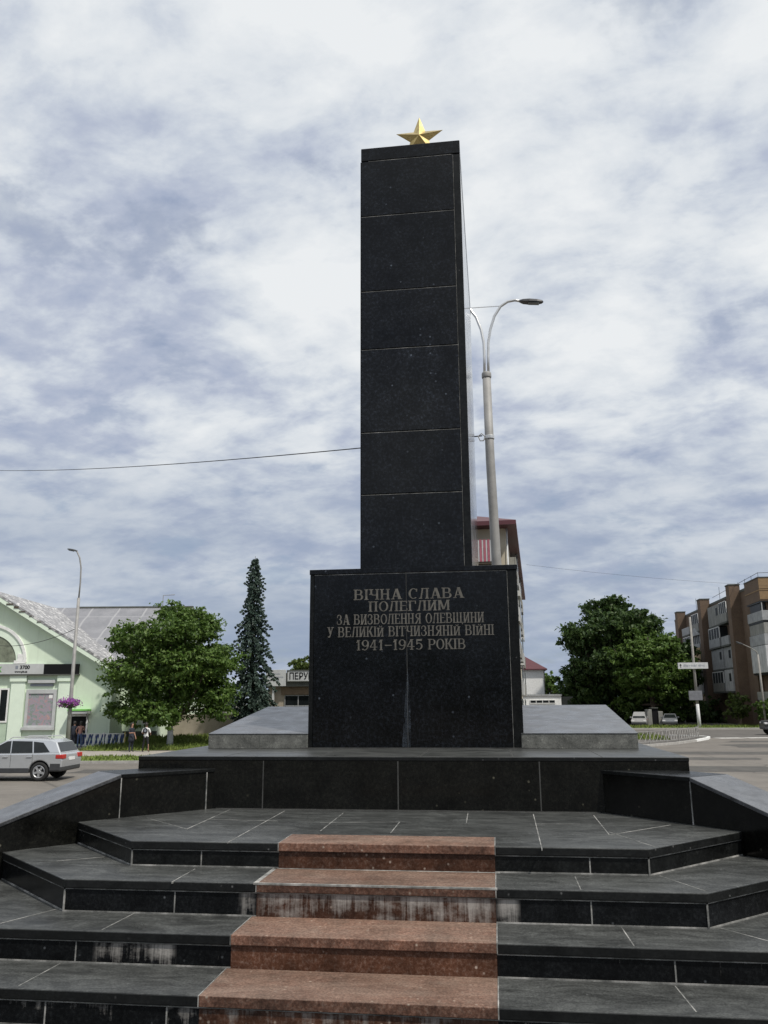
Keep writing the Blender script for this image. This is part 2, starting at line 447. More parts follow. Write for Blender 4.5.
stair = thing('granite_staircase', 'black granite steps with a red granite strip leading up to the obelisk', 'staircase', (0, 0, 0))
def step_outline(k, grow):
    c = CW[k] + grow * .4; yf = YN[k] - grow
    cd = Vector((.74, .6726)) if k != 4 else Vector((.70, .714))
    # meet the wing wall's middle line
    o = Vector((1.68, 7.41)) + WN * (WT * .5)
    d = Vector((c, yf)) - o
    # point = o + WD*s ; (c,yf)+cd*t  -> solve
    A = Matrix(((WD.x, -cd.x), (WD.y, -cd.y)))
    s, t = A.inverted() @ d
    q = Vector((c, yf)) + cd * t
    r = o - WD * .1
    right = [(c, yf), (q.x, q.y), (r.x, r.y)]
    return [(SX + x, y) for x, y in right] + [(SX - x, y) for x, y in reversed(right)]
LIP = .052
def box_on_line(mb, a, b, w, z0, z1):
    a = Vector(a); b = Vector(b); d = (b - a).normalized(); n = Vector((-d.y, d.x)) * w / 2
    mb.prism([tuple(a - n), tuple(b - n), tuple(b + n), tuple(a + n)], z0, z1)
# joints across the treads, as seen on the stone (x, y) -> (x, y)
JT = {4: [((-2.343, 7.357), (-2.308, 6.225)), ((-1.84, 7.303), (-1.814, 5.675)), ((-1.311, 7.215), (-1.298, 6.219)), ((-0.777, 6.742), (-0.779, 6.172)), ((-2.32, 6.739), (-1.744, 6.697)), ((-1.391, 6.645), (-0.775, 6.726)), ((-2.855, 6.775), (-2.298, 6.211)), ((-0.268, 7.302), (-0.261, 6.727)), ((0.27, 7.284), (0.252, 5.612)), ((0.258, 6.708), (0.595, 6.738)), ((0.751, 7.238), (0.745, 6.22)), ((0.745, 6.22), (1.259, 6.744)), ((0.76, 6.357), (0.967, 5.753))], 3: [((-2.013, 5.613), (-2.011, 5.207)), ((0.447, 5.613), (0.447, 5.239)), ((-3.087, 5.79), (-2.82, 5.969)), ((0.973, 5.688), (1.148, 5.285))], 2: [((-2.252, 5.271), (-2.278, 4.852)), ((-2.777, 5.317), (-2.944, 4.923)), ((0.659, 5.277), (0.672, 4.857)), ((1.175, 5.31), (1.394, 5.03))], 1: [((-2.497, 4.83), (-2.519, 4.437)), ((0.857, 4.818), (0.88, 4.454))]}
JR = {4: [-2.0, .55], 3: [-2.0, .50], 2: [-2.42, .87], 1: [-2.35, -1.70]}
for k in (1, 2, 3, 4):
    CX0 = CXL[k]
    st = thing('step', None, None); st.parent = stair
    zt, zb = ZT[k], ZT[k - 1]
    tr = MB().prism(step_outline(k, 0), zt - LIP, zt).build('tread', M_tread, st, bevel=.006)
    body = MB().prism(step_outline(k, -.016), zb - .03, zt - LIP)
    if k == 2: mm = black_stained([(-2.32, -1.82, zb, zt - LIP, 1.05), (-1.8, 1.5, zb, zt - LIP, .22), (-5, -2.5, zb, zt - LIP, .2)])
    elif k == 1: mm = black_stained([(-5, 3, zb, zt - LIP, .5)])
    elif k == 3: mm = black_stained([(-.05, .10, zb, zt - LIP, 1.3), (-1.60, -1.48, zb, zt - LIP, 1.3)])
    else: mm = M_edge
    body.build('riser', mm, st)
    yb = {1: YN[2], 2: YN[3], 3: YN[4], 4: 6.03}[k] + .014
    rt_ = MB().box(CX0, CX1, YN[k] - .002, yb, zt - LIP + .001, zt + .002)
    rt_.build('red_tread', M_redtop, st, bevel=.004)
    rm = red_stained(CX0, CX1, zb, zt - LIP, 1.12) if k == 3 else (red_stained(CX0, CX1, zb, zt - LIP, .6) if k == 1 else M_red)
    MB().box(CX0, CX1, YN[k] + .0135, YN[k] + .05, zb + .001, zt - LIP - .001).build('red_riser', rm, st)
    g = MB()
    for (a, b) in JT[k]: box_on_line(g, a, b, .0065, zt - .01, zt + .0012)
    for xj in JR[k]: g.box(xj - .004, xj + .004, YN[k] + .0145, YN[k] + .05, zb, zt - LIP)
    # the bed of mortar under the overhanging tread, and the foot of the riser
    cw = CW[k]
    for (x0, x1) in ((SX - cw, CX0), (CX1, SX + cw)):
        g.box(x0, x1, YN[k] + .0095, YN[k] + .03, zt - LIP - .007, zt - LIP + .001)
        g.box(x0, x1, YN[k] + .0125, YN[k] + .03, zb, zb + .008)
    if k in (1, 3): g.box(CX0, CX1, YN[k] + .010, YN[k] + .03, zt - LIP - .006, zt - LIP + .001)
    g.box(CX0 - .005, CX0 + .0, YN[k] - .0015, yb, zt - LIP + .002, zt + .0014)
    g.box(CX1, CX1 + .006, YN[k] - .0015, yb, zt - LIP + .002, zt + .0014)
    if k == 3:      # lime crust round the third red slab
        g.box(CX0 - .02, CX1 + .012, YN[k] - .003, YN[k] + .012, zt - .008, zt + .0026)
        g.box(CX0 - .02, CX0 + .008, YN[k] + .012, yb, zt - .008, zt + .0026)
        g.box(CX0 - .01, CX1 + .03, yb - .022, yb - .003, zt - .008, zt + .0026)
    for sg in (-1, 1):
        ol = step_outline(k, -.0125)
        i0, i1 = (0, 1) if sg > 0 else (5, 4)
        a, b = ol[i0], ol[i1]
        for z0, z1 in ((zb, zb + .008), (zt - LIP - .007, zt - LIP + .001)):
            box_on_line(g, a, b, .006, z0, z1)
        g.box(a[0] - .005, a[0] + .005, a[1] - .003, a[1] + .006, zb, zt - LIP)
    g.build('grout', M_grout, st)

for sgn, nm in ((-1, 'left'), (1, 'right')):
    KN = .87; EN = 4.15; zk = -.566; ze = zk - (EN - KN) * .315
    w = thing('wing_wall', 'sloping black granite wing wall at the %s edge of the steps, %s' % (nm, 'nearest the silver car' if sgn < 0 else 'nearest the low metal fence'), 'wall', (*wall_pt(sgn, 0), 0), group='wing walls of the steps')
    ox, oy = w.location.x, w.location.y
    def P(s, off, z): x, y = wall_pt(sgn, s, off); return (x - ox, y - oy, z)
    for (s0, s1, z0, z1, nmp) in ((-.05, KN, zk, zk, 'level_block'), (KN, EN, zk, ze, 'sloping_block')):
        zb_ = GZ - .2
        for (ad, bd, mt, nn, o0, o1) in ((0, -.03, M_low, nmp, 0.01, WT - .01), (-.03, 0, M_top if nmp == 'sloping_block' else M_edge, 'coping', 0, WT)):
            g0, g1 = (.003 if s0 > 0 else 0), .003
            if nn == 'coping':
                lo0, lo1, hi0, hi1 = z0 - .03, z1 - .03, z0, z1
            else:
                lo0, lo1, hi0, hi1 = zb_, zb_, z0 - .03, z1 - .03
            a, b = s0 + g0, s1 - g1
            vs = [P(a, o0, lo0), P(b, o0, lo1), P(b, o1, lo1), P(a, o1, lo0), P(a, o0, hi0), P(b, o0, hi1), P(b, o1, hi1), P(a, o1, hi0)]
            MB().add(vs, [(3, 2, 1, 0), (4, 5, 6, 7), (0, 1, 5, 4), (1, 2, 6, 5), (2, 3, 7, 6), (3, 0, 4, 7)]).build(nn, mt, w, bevel=.004 if nn == 'coping' else 0)
    gj = MB()
    a0 = [P(KN - .004, .004, GZ), P(KN + .004, .004, GZ), P(KN + .004, .06, GZ), P(KN - .004, .06, GZ), P(KN - .004, .004, zk - .03), P(KN + .004, .004, zk - .032), P(KN + .004, .06, zk - .032), P(KN - .004, .06, zk - .03)]
    gj.add(a0, [(3, 2, 1, 0), (4, 5, 6, 7), (0, 1, 5, 4), (1, 2, 6, 5), (2, 3, 7, 6), (3, 0, 4, 7)])
    b0 = [P(.075, -.0015, GZ), P(.085, -.0015, GZ), P(.085, .03, GZ), P(.075, .03, GZ), P(.075, -.0015, zk - .03), P(.085, -.0015, zk - .03), P(.085, .03, zk - .03), P(.075, .03, zk - .03)]
    if sgn < 0: gj.add(b0, [(3, 2, 1, 0), (4, 5, 6, 7), (0, 1, 5, 4), (1, 2, 6, 5), (2, 3, 7, 6), (3, 0, 4, 7)])
    gj.build('grout', M_grout, w)

pod = thing('podium', 'wide black granite podium under the obelisk and its slabs', 'podium', (AX, YP, GZ))
PW = 2.40
MB().box(-PW, PW, 0, 6.4, 0, ZP - GZ - .035).build('plinth', M_low, pod)
MB().box(-PW - .004, PW + .004, -.004, 6.4, ZP - GZ - .035, ZP - GZ).build('top_slab', M_tread, pod, bevel=.005)
g = MB()
for xj in (-2.068, -.867, .343): g.box(xj - AX - .005, xj - AX + .005, -.002, .03, ZT[4] - GZ, ZP - GZ - .037)
g.box(-1.2, 1.2, 1.223, 1.24, ZP - GZ, ZP - GZ + .012)
g.box(-1.66, 1.66, -.006, .03, ZT[4] - GZ, ZT[4] - GZ + .006)
for xj in (-1.6, -.75, .15, .95, 1.7): g.box(xj - .004, xj + .004, 0, 1.2, ZP - GZ, ZP - GZ + .0012)
g.build('grout', M_groutdim, pod)

# ---- the obelisk
ob = thing('obelisk', 'tall black granite obelisk on a broad pedestal with an inscription', 'monument', (AX, 8.64, ZP))
BL = 1.116; BW = 1.09                                        # half width of the pedestal
zb1 = 1.40 - ZP; zcap = 1.345 - ZP
BY1 = 4.9
MB().box(-BL + .012, BW - .012, .03, BY1, 0, zcap).build('pedestal', M_pol, ob)
MB().box(-BL - .006, BW + .006, -.006, BY1 + .03, zcap, zb1).build('pedestal_cap', M_pol, ob, bevel=.006)
MB().box(BW - .10, BW, .004, BY1, 0, zcap - .002).build('corner_trim', M_edge, ob, bevel=.003)
MB().box(-BL, -BL + .045, .004, BY1, 0, zcap - .002).build('corner_trim', M_edge, ob, bevel=.003)
xj = -.905 - AX
MB().box(-BL + .049, xj - .003, 0, .04, .006, zcap - .010).build('front_panel', M_pol, ob, bevel=.003)
MB().box(xj + .003, BW - .104, 0, .04, .006, zcap - .010).build('front_panel', M_pol, ob, bevel=.003)
g = MB()
MB().box(xj - .0026, xj + .0026, .0018, .03, 0, zcap - .01).build('joint', M_groutdim, ob)
g.box(-BL + .05, BW - .105, .001, .035, zcap - .0095, zcap - .002)
g.box(BW - .1038, BW - .1002, .0015, .03, 0, zcap - .01)
g.build('grout', M_grout, ob)
# lime run at the middle joint
lm, nt, b = new_mat('lime bloom')
v = coords(nt); tc = N(nt, 'ShaderNodeTexCoord')
b.inputs['Base Color'].default_value = (.12, .15, .19, 1); b.inputs['Roughness'].default_value = .6
L(nt, ramp(nt, noise(nt, coords(nt, (8, 1, 2.2)), 2.5, 6, .7), [(.40, 0.), (.8, .5)]), b.inputs['Alpha'])
MB().add([(xj - .06, -.0012, .02), (xj + .03, -.0012, .02), (xj + .028, -.0012, .38), (xj + .006, -.0012, .8), (xj - .03, -.0012, .42)], [(0, 1, 2, 3, 4)]).build('lime_stain', lm, ob)
# the shaft
SX0, SX1 = -1.425 - AX, -.205 - AX
SY = .16; SD = 4.35
zs = zb1; ztop = 6.672 - ZP
MB().box(SX0 + .02, SX1 - .012, SY + .03, SY + SD - .02, zs, ztop - .1).build('shaft_core', M_gap, ob)
lev = [zs, 2.256 - ZP, 2.983 - ZP, 3.997 - ZP, 4.736 - ZP, 5.730 - ZP, 6.489 - ZP]
g = MB()
for i in range(6):
    a, b_ = lev[i] + (.006 if i else .002), lev[i + 1] - .006
    MB().box(SX0 + .012, SX1 - .085, SY, SY + .04, a, b_).build('front_panel', M_pol, ob, bevel=.004)
    MB().box(SX1 - .045, SX1, SY + .045, SY + SD, a, b_).build('side_panel', M_side, ob, bevel=.004)
    MB().box(SX0, SX0 + .04, SY + .045, SY + SD, a, b_).build('side_panel', M_pol, ob, bevel=.004)
    MB().box(SX0 + .05, SX1 - .05, SY + SD - .04, SY + SD + .001, a, b_).build('back_panel', M_pol, ob, bevel=.004)
    if i: g.box(SX0 + .014, SX1 - .083, SY + .004, SY + .03, lev[i] - .0062, lev[i] - .0015)
MB().box(SX1 - .079, SX1 + .001, SY + .003, SY + .045, lev[0], lev[6] - .004).build('corner_trim', M_edge, ob, bevel=.004)
MB().box(SX0 + .002, SX0 + .010, SY + .003, SY + .045, lev[0], lev[6] - .004).build('corner_trim', M_edge, ob)
g.box(SX1 - .084, SX1 - .081, SY + .004, SY + .03, lev[0], lev[6])
g.box(SX0 + .1, SX1 - .1, SY + .001, SY + .03, lev[6] - .006, lev[6] - .001)
g.build('grout', M_grout, ob)
MB().box(SX0 + .008, SX1 + .004, SY - .004, SY + SD, lev[6], ztop).build('cap', M_pol, ob, bevel=.01)

# ---- the five pointed star
star = thing('gilded_star', 'small gilded five pointed star on top of the obelisk', 'star', (-.735, 9.4, ztop + ZP))
rr = .325; cz = 7.20 - (ztop + ZP)
vs = []; 
for k in range(10):
    a = math.pi / 2 + k * math.pi / 5
    r_ = rr if k % 2 == 0 else rr * .40
    vs.append((r_ * math.cos(a), 0, cz + r_ * math.sin(a)))
vs += [(0, -.085, cz), (0, .085, cz)]
fs = []
for k in range(10): fs += [(k, (k + 1) % 10, 10), ((k + 1) % 10, k, 11)]
MB().add(vs, fs).build('star_body', M_gold, star)
MB().tube([(0, .0, 0), (0, 0, cz - .1)], .03, 10).build('mounting_rod', M_steel, star, smooth=True)

# ---- inscription: cut letters with thick stems, thin bars and small slabs
TH = .15; TN = .065
def q4(x0, x1, z0, z1): return [(x0, z0), (x1, z0), (x1, z1), (x0, z1)]
def stem(x, top=1, bot=0, sl=.075):
    o = [q4(x, x + TH, bot, top)]
    o.append(q4(x - sl, x + TH + sl, bot, bot + .07)); o.append(q4(x - sl, x + TH + sl, top - .07, top))
    return o
def bar(x0, x1, z, t=TN): return [q4(x0, x1, z - t / 2, z + t / 2)]
def diag(x0, z0, x1, z1, t): return [[(x0 - t / 2, z0), (x0 + t / 2, z0), (x1 + t / 2, z1), (x1 - t / 2, z1)]]
def ring(cx, cz_, rx, rz, a0, a1, tx=TH, tz=TN, n=14):
    out = []
    for i in range(n):
        t0 = R(a0 + (a1 - a0) * i / n); t1 = R(a0 + (a1 - a0) * (i + 1) / n)
        f = lambda t, k: (cx + (rx - k * tx) * math.cos(t), cz_ + (rz - k * tz) * math.sin(t))
        out.append([f(t0, 0), f(t1, 0), f(t1, 1), f(t0, 1)])
    return out
def glyph(ch):
    S1, S2 = .08, .52
    if ch == 'В': return stem(S1) + bar(.2, .42, .95) + bar(.2, .42, .53) + bar(.2, .42, .05) + ring(.40, .74, .26, .26, -90, 90) + ring(.42, .28, .30, .28, -90, 90), .80
    if ch == 'І': return stem(.08), .36
    if ch == 'Ч': return stem(S2) + stem(S1, 1, .48) + bar(.2, .6, .44), .80
    if ch == 'Н': return stem(S1) + stem(S2) + bar(.2, .6, .52), .80
    if ch == 'А': return diag(.16, 0, .40, 1, .09) + diag(.68, 0, .42, 1, .21) + bar(.2, .6, .30) + [q4(.04, .28, 0, .07), q4(.52, .84, 0, .07)], .86
    if ch == 'С': return ring(.40, .5, .36, .5, 50, 310) + [q4(.58, .68, .68, .95)], .78
    if ch == 'Л': return stem(.54) + diag(.16, 0, .30, 1, .11) + bar(.2, .74, .95) + [q4(.02, .26, 0, .08)], .82
    if ch == 'П': return stem(S1) + stem(S2) + bar(.1, .7, .95), .80
    if ch == 'О': return ring(.40, .5, .37, .5, 0, 360, n=22), .80
    if ch == 'Е': return stem(S1) + bar(.2, .62, .95) + bar(.2, .54, .53) + bar(.2, .64, .05) + [q4(.55, .62, .74, .93), q4(.57, .64, .07, .26)], .70
    if ch == 'Г': return stem(S1) + bar(.2, .62, .95) + [q4(.54, .62, .68, .93)], .68
    if ch == 'И': return stem(S1) + stem(S2) + diag(.22, .06, .58, .94, .12), .80
    if ch == 'Й': return stem(S1, .86) + stem(S2, .86) + diag(.22, .06, .58, .8, .12) + ring(.40, 1.06, .16, .15, 180, 360, .06, .06, 8), .80
    if ch == 'М': return stem(.06, 1, 0, .05) + stem(.74, 1, 0, .05) + diag(.46, .1, .2, 1, .16) + diag(.48, .1, .76, 1, .09), 1.0
    if ch == 'З': return ring(.30, .74, .28, .26, -90, 140) + ring(.30, .28, .33, .28, -140, 90) + [q4(.04, .11, .1, .34), q4(.06, .13, .68, .9)], .70
    if ch == 'Щ': return stem(.06, 1, 0, .05) + stem(.44, 1, 0, .03) + stem(.82, 1, 0, .05) + bar(.1, 1.1, .05) + [q4(1.03, 1.10, -.16, .1)], 1.16
    if ch == 'У': return diag(.40, .34, .20, 1, .2) + diag(.30, .0, .62, 1, .1) + [q4(.04, .34, .93, 1), q4(.5, .76, .93, 1), q4(.12, .34, 0, .1)], .78
    if ch == 'К': return stem(S1) + diag(.34, .5, .62, 1, .12) + diag(.66, 0, .38, .56, .2) + bar(.2, .42, .52) + [q4(.52, .78, 0, .07), q4(.5, .74, .93, 1)], .80
    if ch == 'Т': return stem(.28) + bar(.04, .72, .95) + [q4(.04, .11, .72, .93), q4(.65, .72, .72, .93)], .76
    if ch == 'Я': return stem(.52) + ring(.42, .74, .32, .26, 90, 270) + bar(.4, .6, .95) + bar(.4, .6, .52) + diag(.16, 0, .46, .5, .16) + [q4(.02, .28, 0, .07)], .80
    if ch == 'Р': return stem(S1) + bar(.2, .42, .95) + bar(.2, .42, .46) + ring(.40, .705, .30, .295, -90, 90), .74
    if ch == '1': return stem(.20) + diag(.10, .74, .26, .97, .12), .54
    if ch == '9': return ring(.36, .68, .33, .32, 0, 360, n=18) + ring(.30, .55, .39, .55, -110, 20) + [q4(.06, .2, .04, .16)], .76
    if ch == '4': return stem(.40) + diag(.08, .32, .44, 1, .1) + bar(.03, .74, .30), .80
    if ch == '5': return ring(.32, .33, .35, .33, -140, 130) + [q4(.1, .2, .5, .98)] + bar(.1, .62, .92, .16), .74
    if ch == '–': return bar(.08, .72, .45, .09), .80
    return [], .45
def letter_line(s, xa, xb, z, h, slots):
    ws = [glyph(c)[1] if c != ' ' else .42 for c in s]
    tot = sum(ws); k = (xb - xa) / tot
    x = xa
    for c, w_ in zip(s, ws):
        if c != ' ':
            hh = h * (.80 if c.islower() else 1)
            for poly in glyph(c.upper())[0]:
                slots.append([(x + px * k - AX, (z - h / 2) + pz * hh - ZP) for px, pz in poly])
        x += w_ * k
polys = []
letter_line('ВІЧНА СЛАВА', -1.470, -.290, 1.118, .112, polys)
letter_line('ПОЛЕГЛИМ', -1.310, -.440, .990, .108, polys)
letter_line('ЗА ВИЗВОЛЕННЯ ОЛЕВЩИНИ', -1.652, -.090, .856, .108, polys)
letter_line('У ВЕЛИКІЙ ВІТЧИЗНЯНІЙ ВІЙНІ', -1.756, .008, .726, .108, polys)
letter_line('1941–1945 РОКІВ', -1.446, -.287, .586, .108, polys)
mb = MB()
for i, p_ in enumerate(polys):
    mb.xz(p_, -.0011 - .00002 * (i % 40), .003)
mb.build('inscription', M_letter, ob)

# ---- the two slanting slabs at the pedestal's sides
def slab(x0, x1, joint, label):
    t = thing('memorial_slab', label, 'slab', ((x0 + x1) / 2, 8.64, ZP), group='slanting slabs beside the pedestal')
    hw = (x1 - x0) / 2; f0 = .152; f1 = .415; d = 2.32
    for a, b_, z0, z1, nm, mt in ((-hw, hw, 0, f0, 'slab_body', M_grey), ):
        vs = [(-hw, 0, 0), (hw, 0, 0), (hw, d, 0), (-hw, d, 0), (-hw, 0, f0 - .004), (hw, 0, f0 - .004), (hw, d, f1 - .004), (-hw, d, f1 - .004)]
        MB().add(vs, [(3, 2, 1, 0), (4, 5, 6, 7), (0, 1, 5, 4), (1, 2, 6, 5), (2, 3, 7, 6), (3, 0, 4, 7)]).build('slab_body', M_grey, t, bevel=.004)
    vs = [(-hw - .002, -.004, f0 - .006), (hw + .002, -.004, f0 - .006), (hw + .002, d, f1 - .006), (-hw - .002, d, f1 - .006), (-hw - .002, -.004, f0), (hw + .002, -.004, f0), (hw + .002, d, f1), (-hw - .002, d, f1)]
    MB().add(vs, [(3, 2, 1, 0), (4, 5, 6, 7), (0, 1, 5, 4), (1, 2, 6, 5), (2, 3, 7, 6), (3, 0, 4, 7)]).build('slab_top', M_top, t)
    if joint is not None:
        MB().box(joint - .004, joint + .004, -.0015, .02, 0, f0 - .008).build('joint', M_plinth, t)
slab(-3.012, -1.946, .02, 'slanting grey granite slab beside the pedestal, on the spruce side')
slab(.236, 1.368, None, 'slanting grey granite slab beside the pedestal, on the brick building side')

# ---- the terrace the photographer stands on
ter = MB().box(-6.6, 5.0, -9, 7.40, GZ - .1, ZT[0] - .002).build('terrace', M_tread)
tag(ter, 'dark stone terrace at the foot of the granite steps', 'terrace', kind='structure')

# ------------------------------------------------------------------ ground
gm = MB(); E_ = 1400
gm.add([(-E_, -E_, GZ), (E_, -E_, GZ), (E_, E_, GZ), (-E_, E_, GZ)], [(0, 1, 2, 3)])
tag(gm.build('ground', M_asph), 'worn asphalt square around the monument', 'ground', kind='structure')
RD = Vector((.9914, .1305)); ND = Vector((-.1305, .9914))   # the green building's street runs along RD
def st(a, d): p = Vector((-22, 42)) + RD * a + ND * d; return (p.x, p.y)
def sheet(name, pts, z, mat, label, cat, kind='structure', parent=None):
    o = raw(name, [(x, y, z) for x, y in pts], [tuple(range(len(pts)))], mat, parent)
    return tag(o, label, cat, kind=kind)
sheet('path', [st(-60, 4.4), st(13, 4.4), st(13, 9.6), st(-60, 9.6)], GZ + .10, M_path, 'pale footpath in front of the green building', 'path')
kb = MB()
for (a0, a1) in ((-60, 13),):
    p0, p1 = st(a0, -.1), st(a1, -.1)
    box_on_line(kb, p0, p1, .16, GZ - .1, GZ + .13)
    p0, p1 = st(a0, 4.3), st(a1, 4.3)
    box_on_line(kb, p0, p1, .12, GZ - .1, GZ + .125)
tag(kb.build('kerb', M_kerb), 'grey concrete kerb of the grass strip by the green building', 'kerb', kind='structure')

def blades(mb_v, mb_f, pts_fn, n, h, w):
    for _ in range(n):
        x, y, z = pts_fn()
        a = random.random() * math.pi; hh = h * random.uniform(.5, 1.4)
        dx, dy = math.cos(a) * w, math.sin(a) * w
        tx, ty = random.uniform(-.5, .5) * hh, random.uniform(-.5, .5) * hh
        o = len(mb_v)
        mb_v += [(x - dx, y - dy, z), (x + dx, y + dy, z), (x + tx, y + ty, z + hh)]
        mb_f.append((o, o + 1, o + 2))
def lawn(name, fn, na, nb, nblades, label, h=.12, w=.05):
    """fn(u, v) -> point on the lawn, u and v in 0..1"""
    vs = [fn(i / na, j / nb) for j in range(nb + 1) for i in range(na + 1)]
    fs = [(j * (na + 1) + i, j * (na + 1) + i + 1, (j + 1) * (na + 1) + i + 1, (j + 1) * (na + 1) + i) for j in range(nb) for i in range(na)]
    vs = list(vs)
    blades(vs, fs, lambda: fn(random.random(), random.random()), nblades, h, w)
    return tag(raw(name, vs, fs, M_grass), label, 'grass', kind='stuff')
def f1_(u, v): x, y = st(-45 + 57 * u, 0 + 4.2 * v); return (x, y, GZ + .10 + .03 * math.sin(u * 40) * math.sin(v * 3))
lawn('grass_strip', f1_, 40, 4, 5000, 'mown grass strip between kerb and footpath')
def f2_(u, v):
    x, y = st(-3.2 + 19 * u, 9.7 + 9.55 * v)
    return (x, y, GZ + .11 + (.42 + .45 * u) * v ** 1.2 + .03 * math.sin(u * 50 + v * 9))
lawn('lawn_bank', f2_, 30, 10, 9000, 'rising lawn bank beside the green building', .2)
def f3_(u, v): return (8 + 40 * u, 94.2 + 8 * v + 1.2 * u, GZ + .12 + .02 * math.sin(u * 60))
lawn('lawn', f3_, 30, 4, 5000, 'lawn at the foot of the brick apartment block', .2)

def isl(t): return None
# the traffic island with its white kerb and low fence
isle = [(7.2, 57.2), (9.6, 58.3), (12.4, 62.0), (14.6, 66.0), (16.3, 69.6), (16.9, 71.6), (16.5, 73.4), (14.5, 75), (11, 76), (6, 77), (1, 74), (0, 64), (3, 58)]
sheet('island_grass', isle, GZ + .085, M_patch, 'pale paved traffic island behind the low metal fence', 'pavement')
ik = MB(); ik2 = MB()
for i in range(7):
    a, b_ = isle[i], isle[i + 1]
    box_on_line(ik2 if i in (1, 2) else ik, a, b_, .2, GZ - .1, GZ + .16)
tag(ik2.build('grey_kerb', M_kerb), 'bare concrete kerb of the traffic island, nearest the low fence', 'kerb', kind='structure')
tag(ik.build('island_kerb', M_white), 'white painted kerb curving round the traffic island', 'kerb', kind='structure')
def f4_(u, v): return (4 + 9 * u, 70 + 5 * v - 3 * u * (1 - v), GZ + .10)
lawn('island_lawn', f4_, 8, 6, 3000, 'rough grass patch on the traffic island', .25, .06)
rk = MB(); box_on_line(rk, (4, 93.6), (60, 95.6), .2, GZ - .1, GZ + .14)
tag(rk.build('far_kerb', M_kerb), 'pale concrete kerb along the lawn of the brick block', 'kerb', kind='structure')
prs = random.Random(3)
for (px_, py_, w_, h_) in ((-17.5, 37.2, 2.2, 1.1), (-12, 29, 3.4, 1.2), (-24, 30.5, 3.0, .9), (9, 40, 4.2, 1.6), (14, 52, 5.5, 1.4), (18.5, 60, 3.5, 2.2), (11.5, 47, 2, 1.1), (22, 66, 5, 1.3)):
    pts = []
    for k in range(11):
        a = 2 * math.pi * k / 11; q_ = prs.uniform(.75, 1.15)
        pts.append((px_ + math.copysign(abs(math.cos(a)) ** .5, math.cos(a)) * w_ * q_, py_ + math.copysign(abs(math.sin(a)) ** .5, math.sin(a)) * h_ * q_))
    o = sheet('asphalt_patch', pts, GZ + .004, paint('tar patch', (.07, .066, .06), .9, .3, 1.5, bmp=.2), 'dark repair patch in the worn asphalt square', 'ground patch')
    o['group'] = 'asphalt repair patches'
rl = MB()
for i in range(6): 
    a = Vector((17.6 + i * 2.4, 72.0 + i * .55)); b_ = a + Vector((2.1, .45))
    box_on_line(rl, a, b_, 1.5, GZ - .05, GZ + .006)
tag(rl.build('road_marking', M_roadline), 'broken white road line beyond the traffic island', 'road marking', kind='structure')
sheet('road', [(17.6, 71.6), (60, 77), (60, 93), (4, 91.5), (6, 78), (16, 75.5)], GZ + .003, M_patch, 'darker asphalt road in front of the brick block', 'road')

# ------------------------------------------------------------------ vegetation
def leaf_cloud(blobs, n, size, cl=26, shell=.55, squash=.8, up=.5, spread=.16, rs=None):
    """leaf sized quads in clumps spread through ellipsoid lobes; returns verts, faces"""
    rs = rs or rng
    tot = sum(b[3] * b[4] * b[5] for b in blobs) ; V = []; 
    for (cx, cy, cz, rx, ry, rz) in blobs:
        share = max(2, int(n / cl * (rx * ry * rz) ** .8 / sum((b[3] * b[4] * b[5]) ** .8 for b in blobs)))
        d = rs.normal(size=(share, 3)); d /= np.linalg.norm(d, axis=1)[:, None]
        r = (shell + (1 - shell) * rs.random(share)) * (1 + .13 * rs.normal(size=share))
        r = np.where(rs.random(share) < .28, r * rs.random(share), r)
        c = d * r[:, None] * np.array([rx, ry, rz]) + np.array([cx, cy, cz])
        cs = spread * (rx + ry + rz) / 3 * (0.6 + .9 * rs.random(share))
        m = share * cl
        base = np.repeat(c, cl, axis=0); rad = np.repeat(cs, cl)
        off = rs.normal(size=(m, 3)) * rad[:, None] * np.array([.6, .6, .6 * squash])
        p = base + off
        nrm = rs.normal(size=(m, 3)) * .8 + np.repeat(d, cl, axis=0) * .5 + np.array([0, 0, up])
        nrm /= np.linalg.norm(nrm, axis=1)[:, None]
        a = np.cross(nrm, rs.normal(size=(m, 3))); a /= np.linalg.norm(a, axis=1)[:, None]
        b = np.cross(nrm, a)
        s = size * (.6 + .8 * rs.random(m))[:, None]
        droop = np.array([0, 0, -.25]) * s
        q = np.stack([p - a * s * .62, p - b * s * .36, p + a * s * .62 + droop, p + b * s * .36], axis=1)
        V.append(q.reshape(-1, 3))
    V = np.concatenate(V)
    F = np.arange(len(V)).reshape(-1, 4)
    return V, F
def leaf_object(name, V, F, mat, parent):
    me = bpy.data.meshes.new(name)
    me.from_pydata([tuple(v) for v in V], [], [tuple(int(i) for i in f) for f in F])
    me.materials.append(mat)
    o = bpy.data.objects.new(name, me); COL.objects.link(o); o.parent = parent
    return o
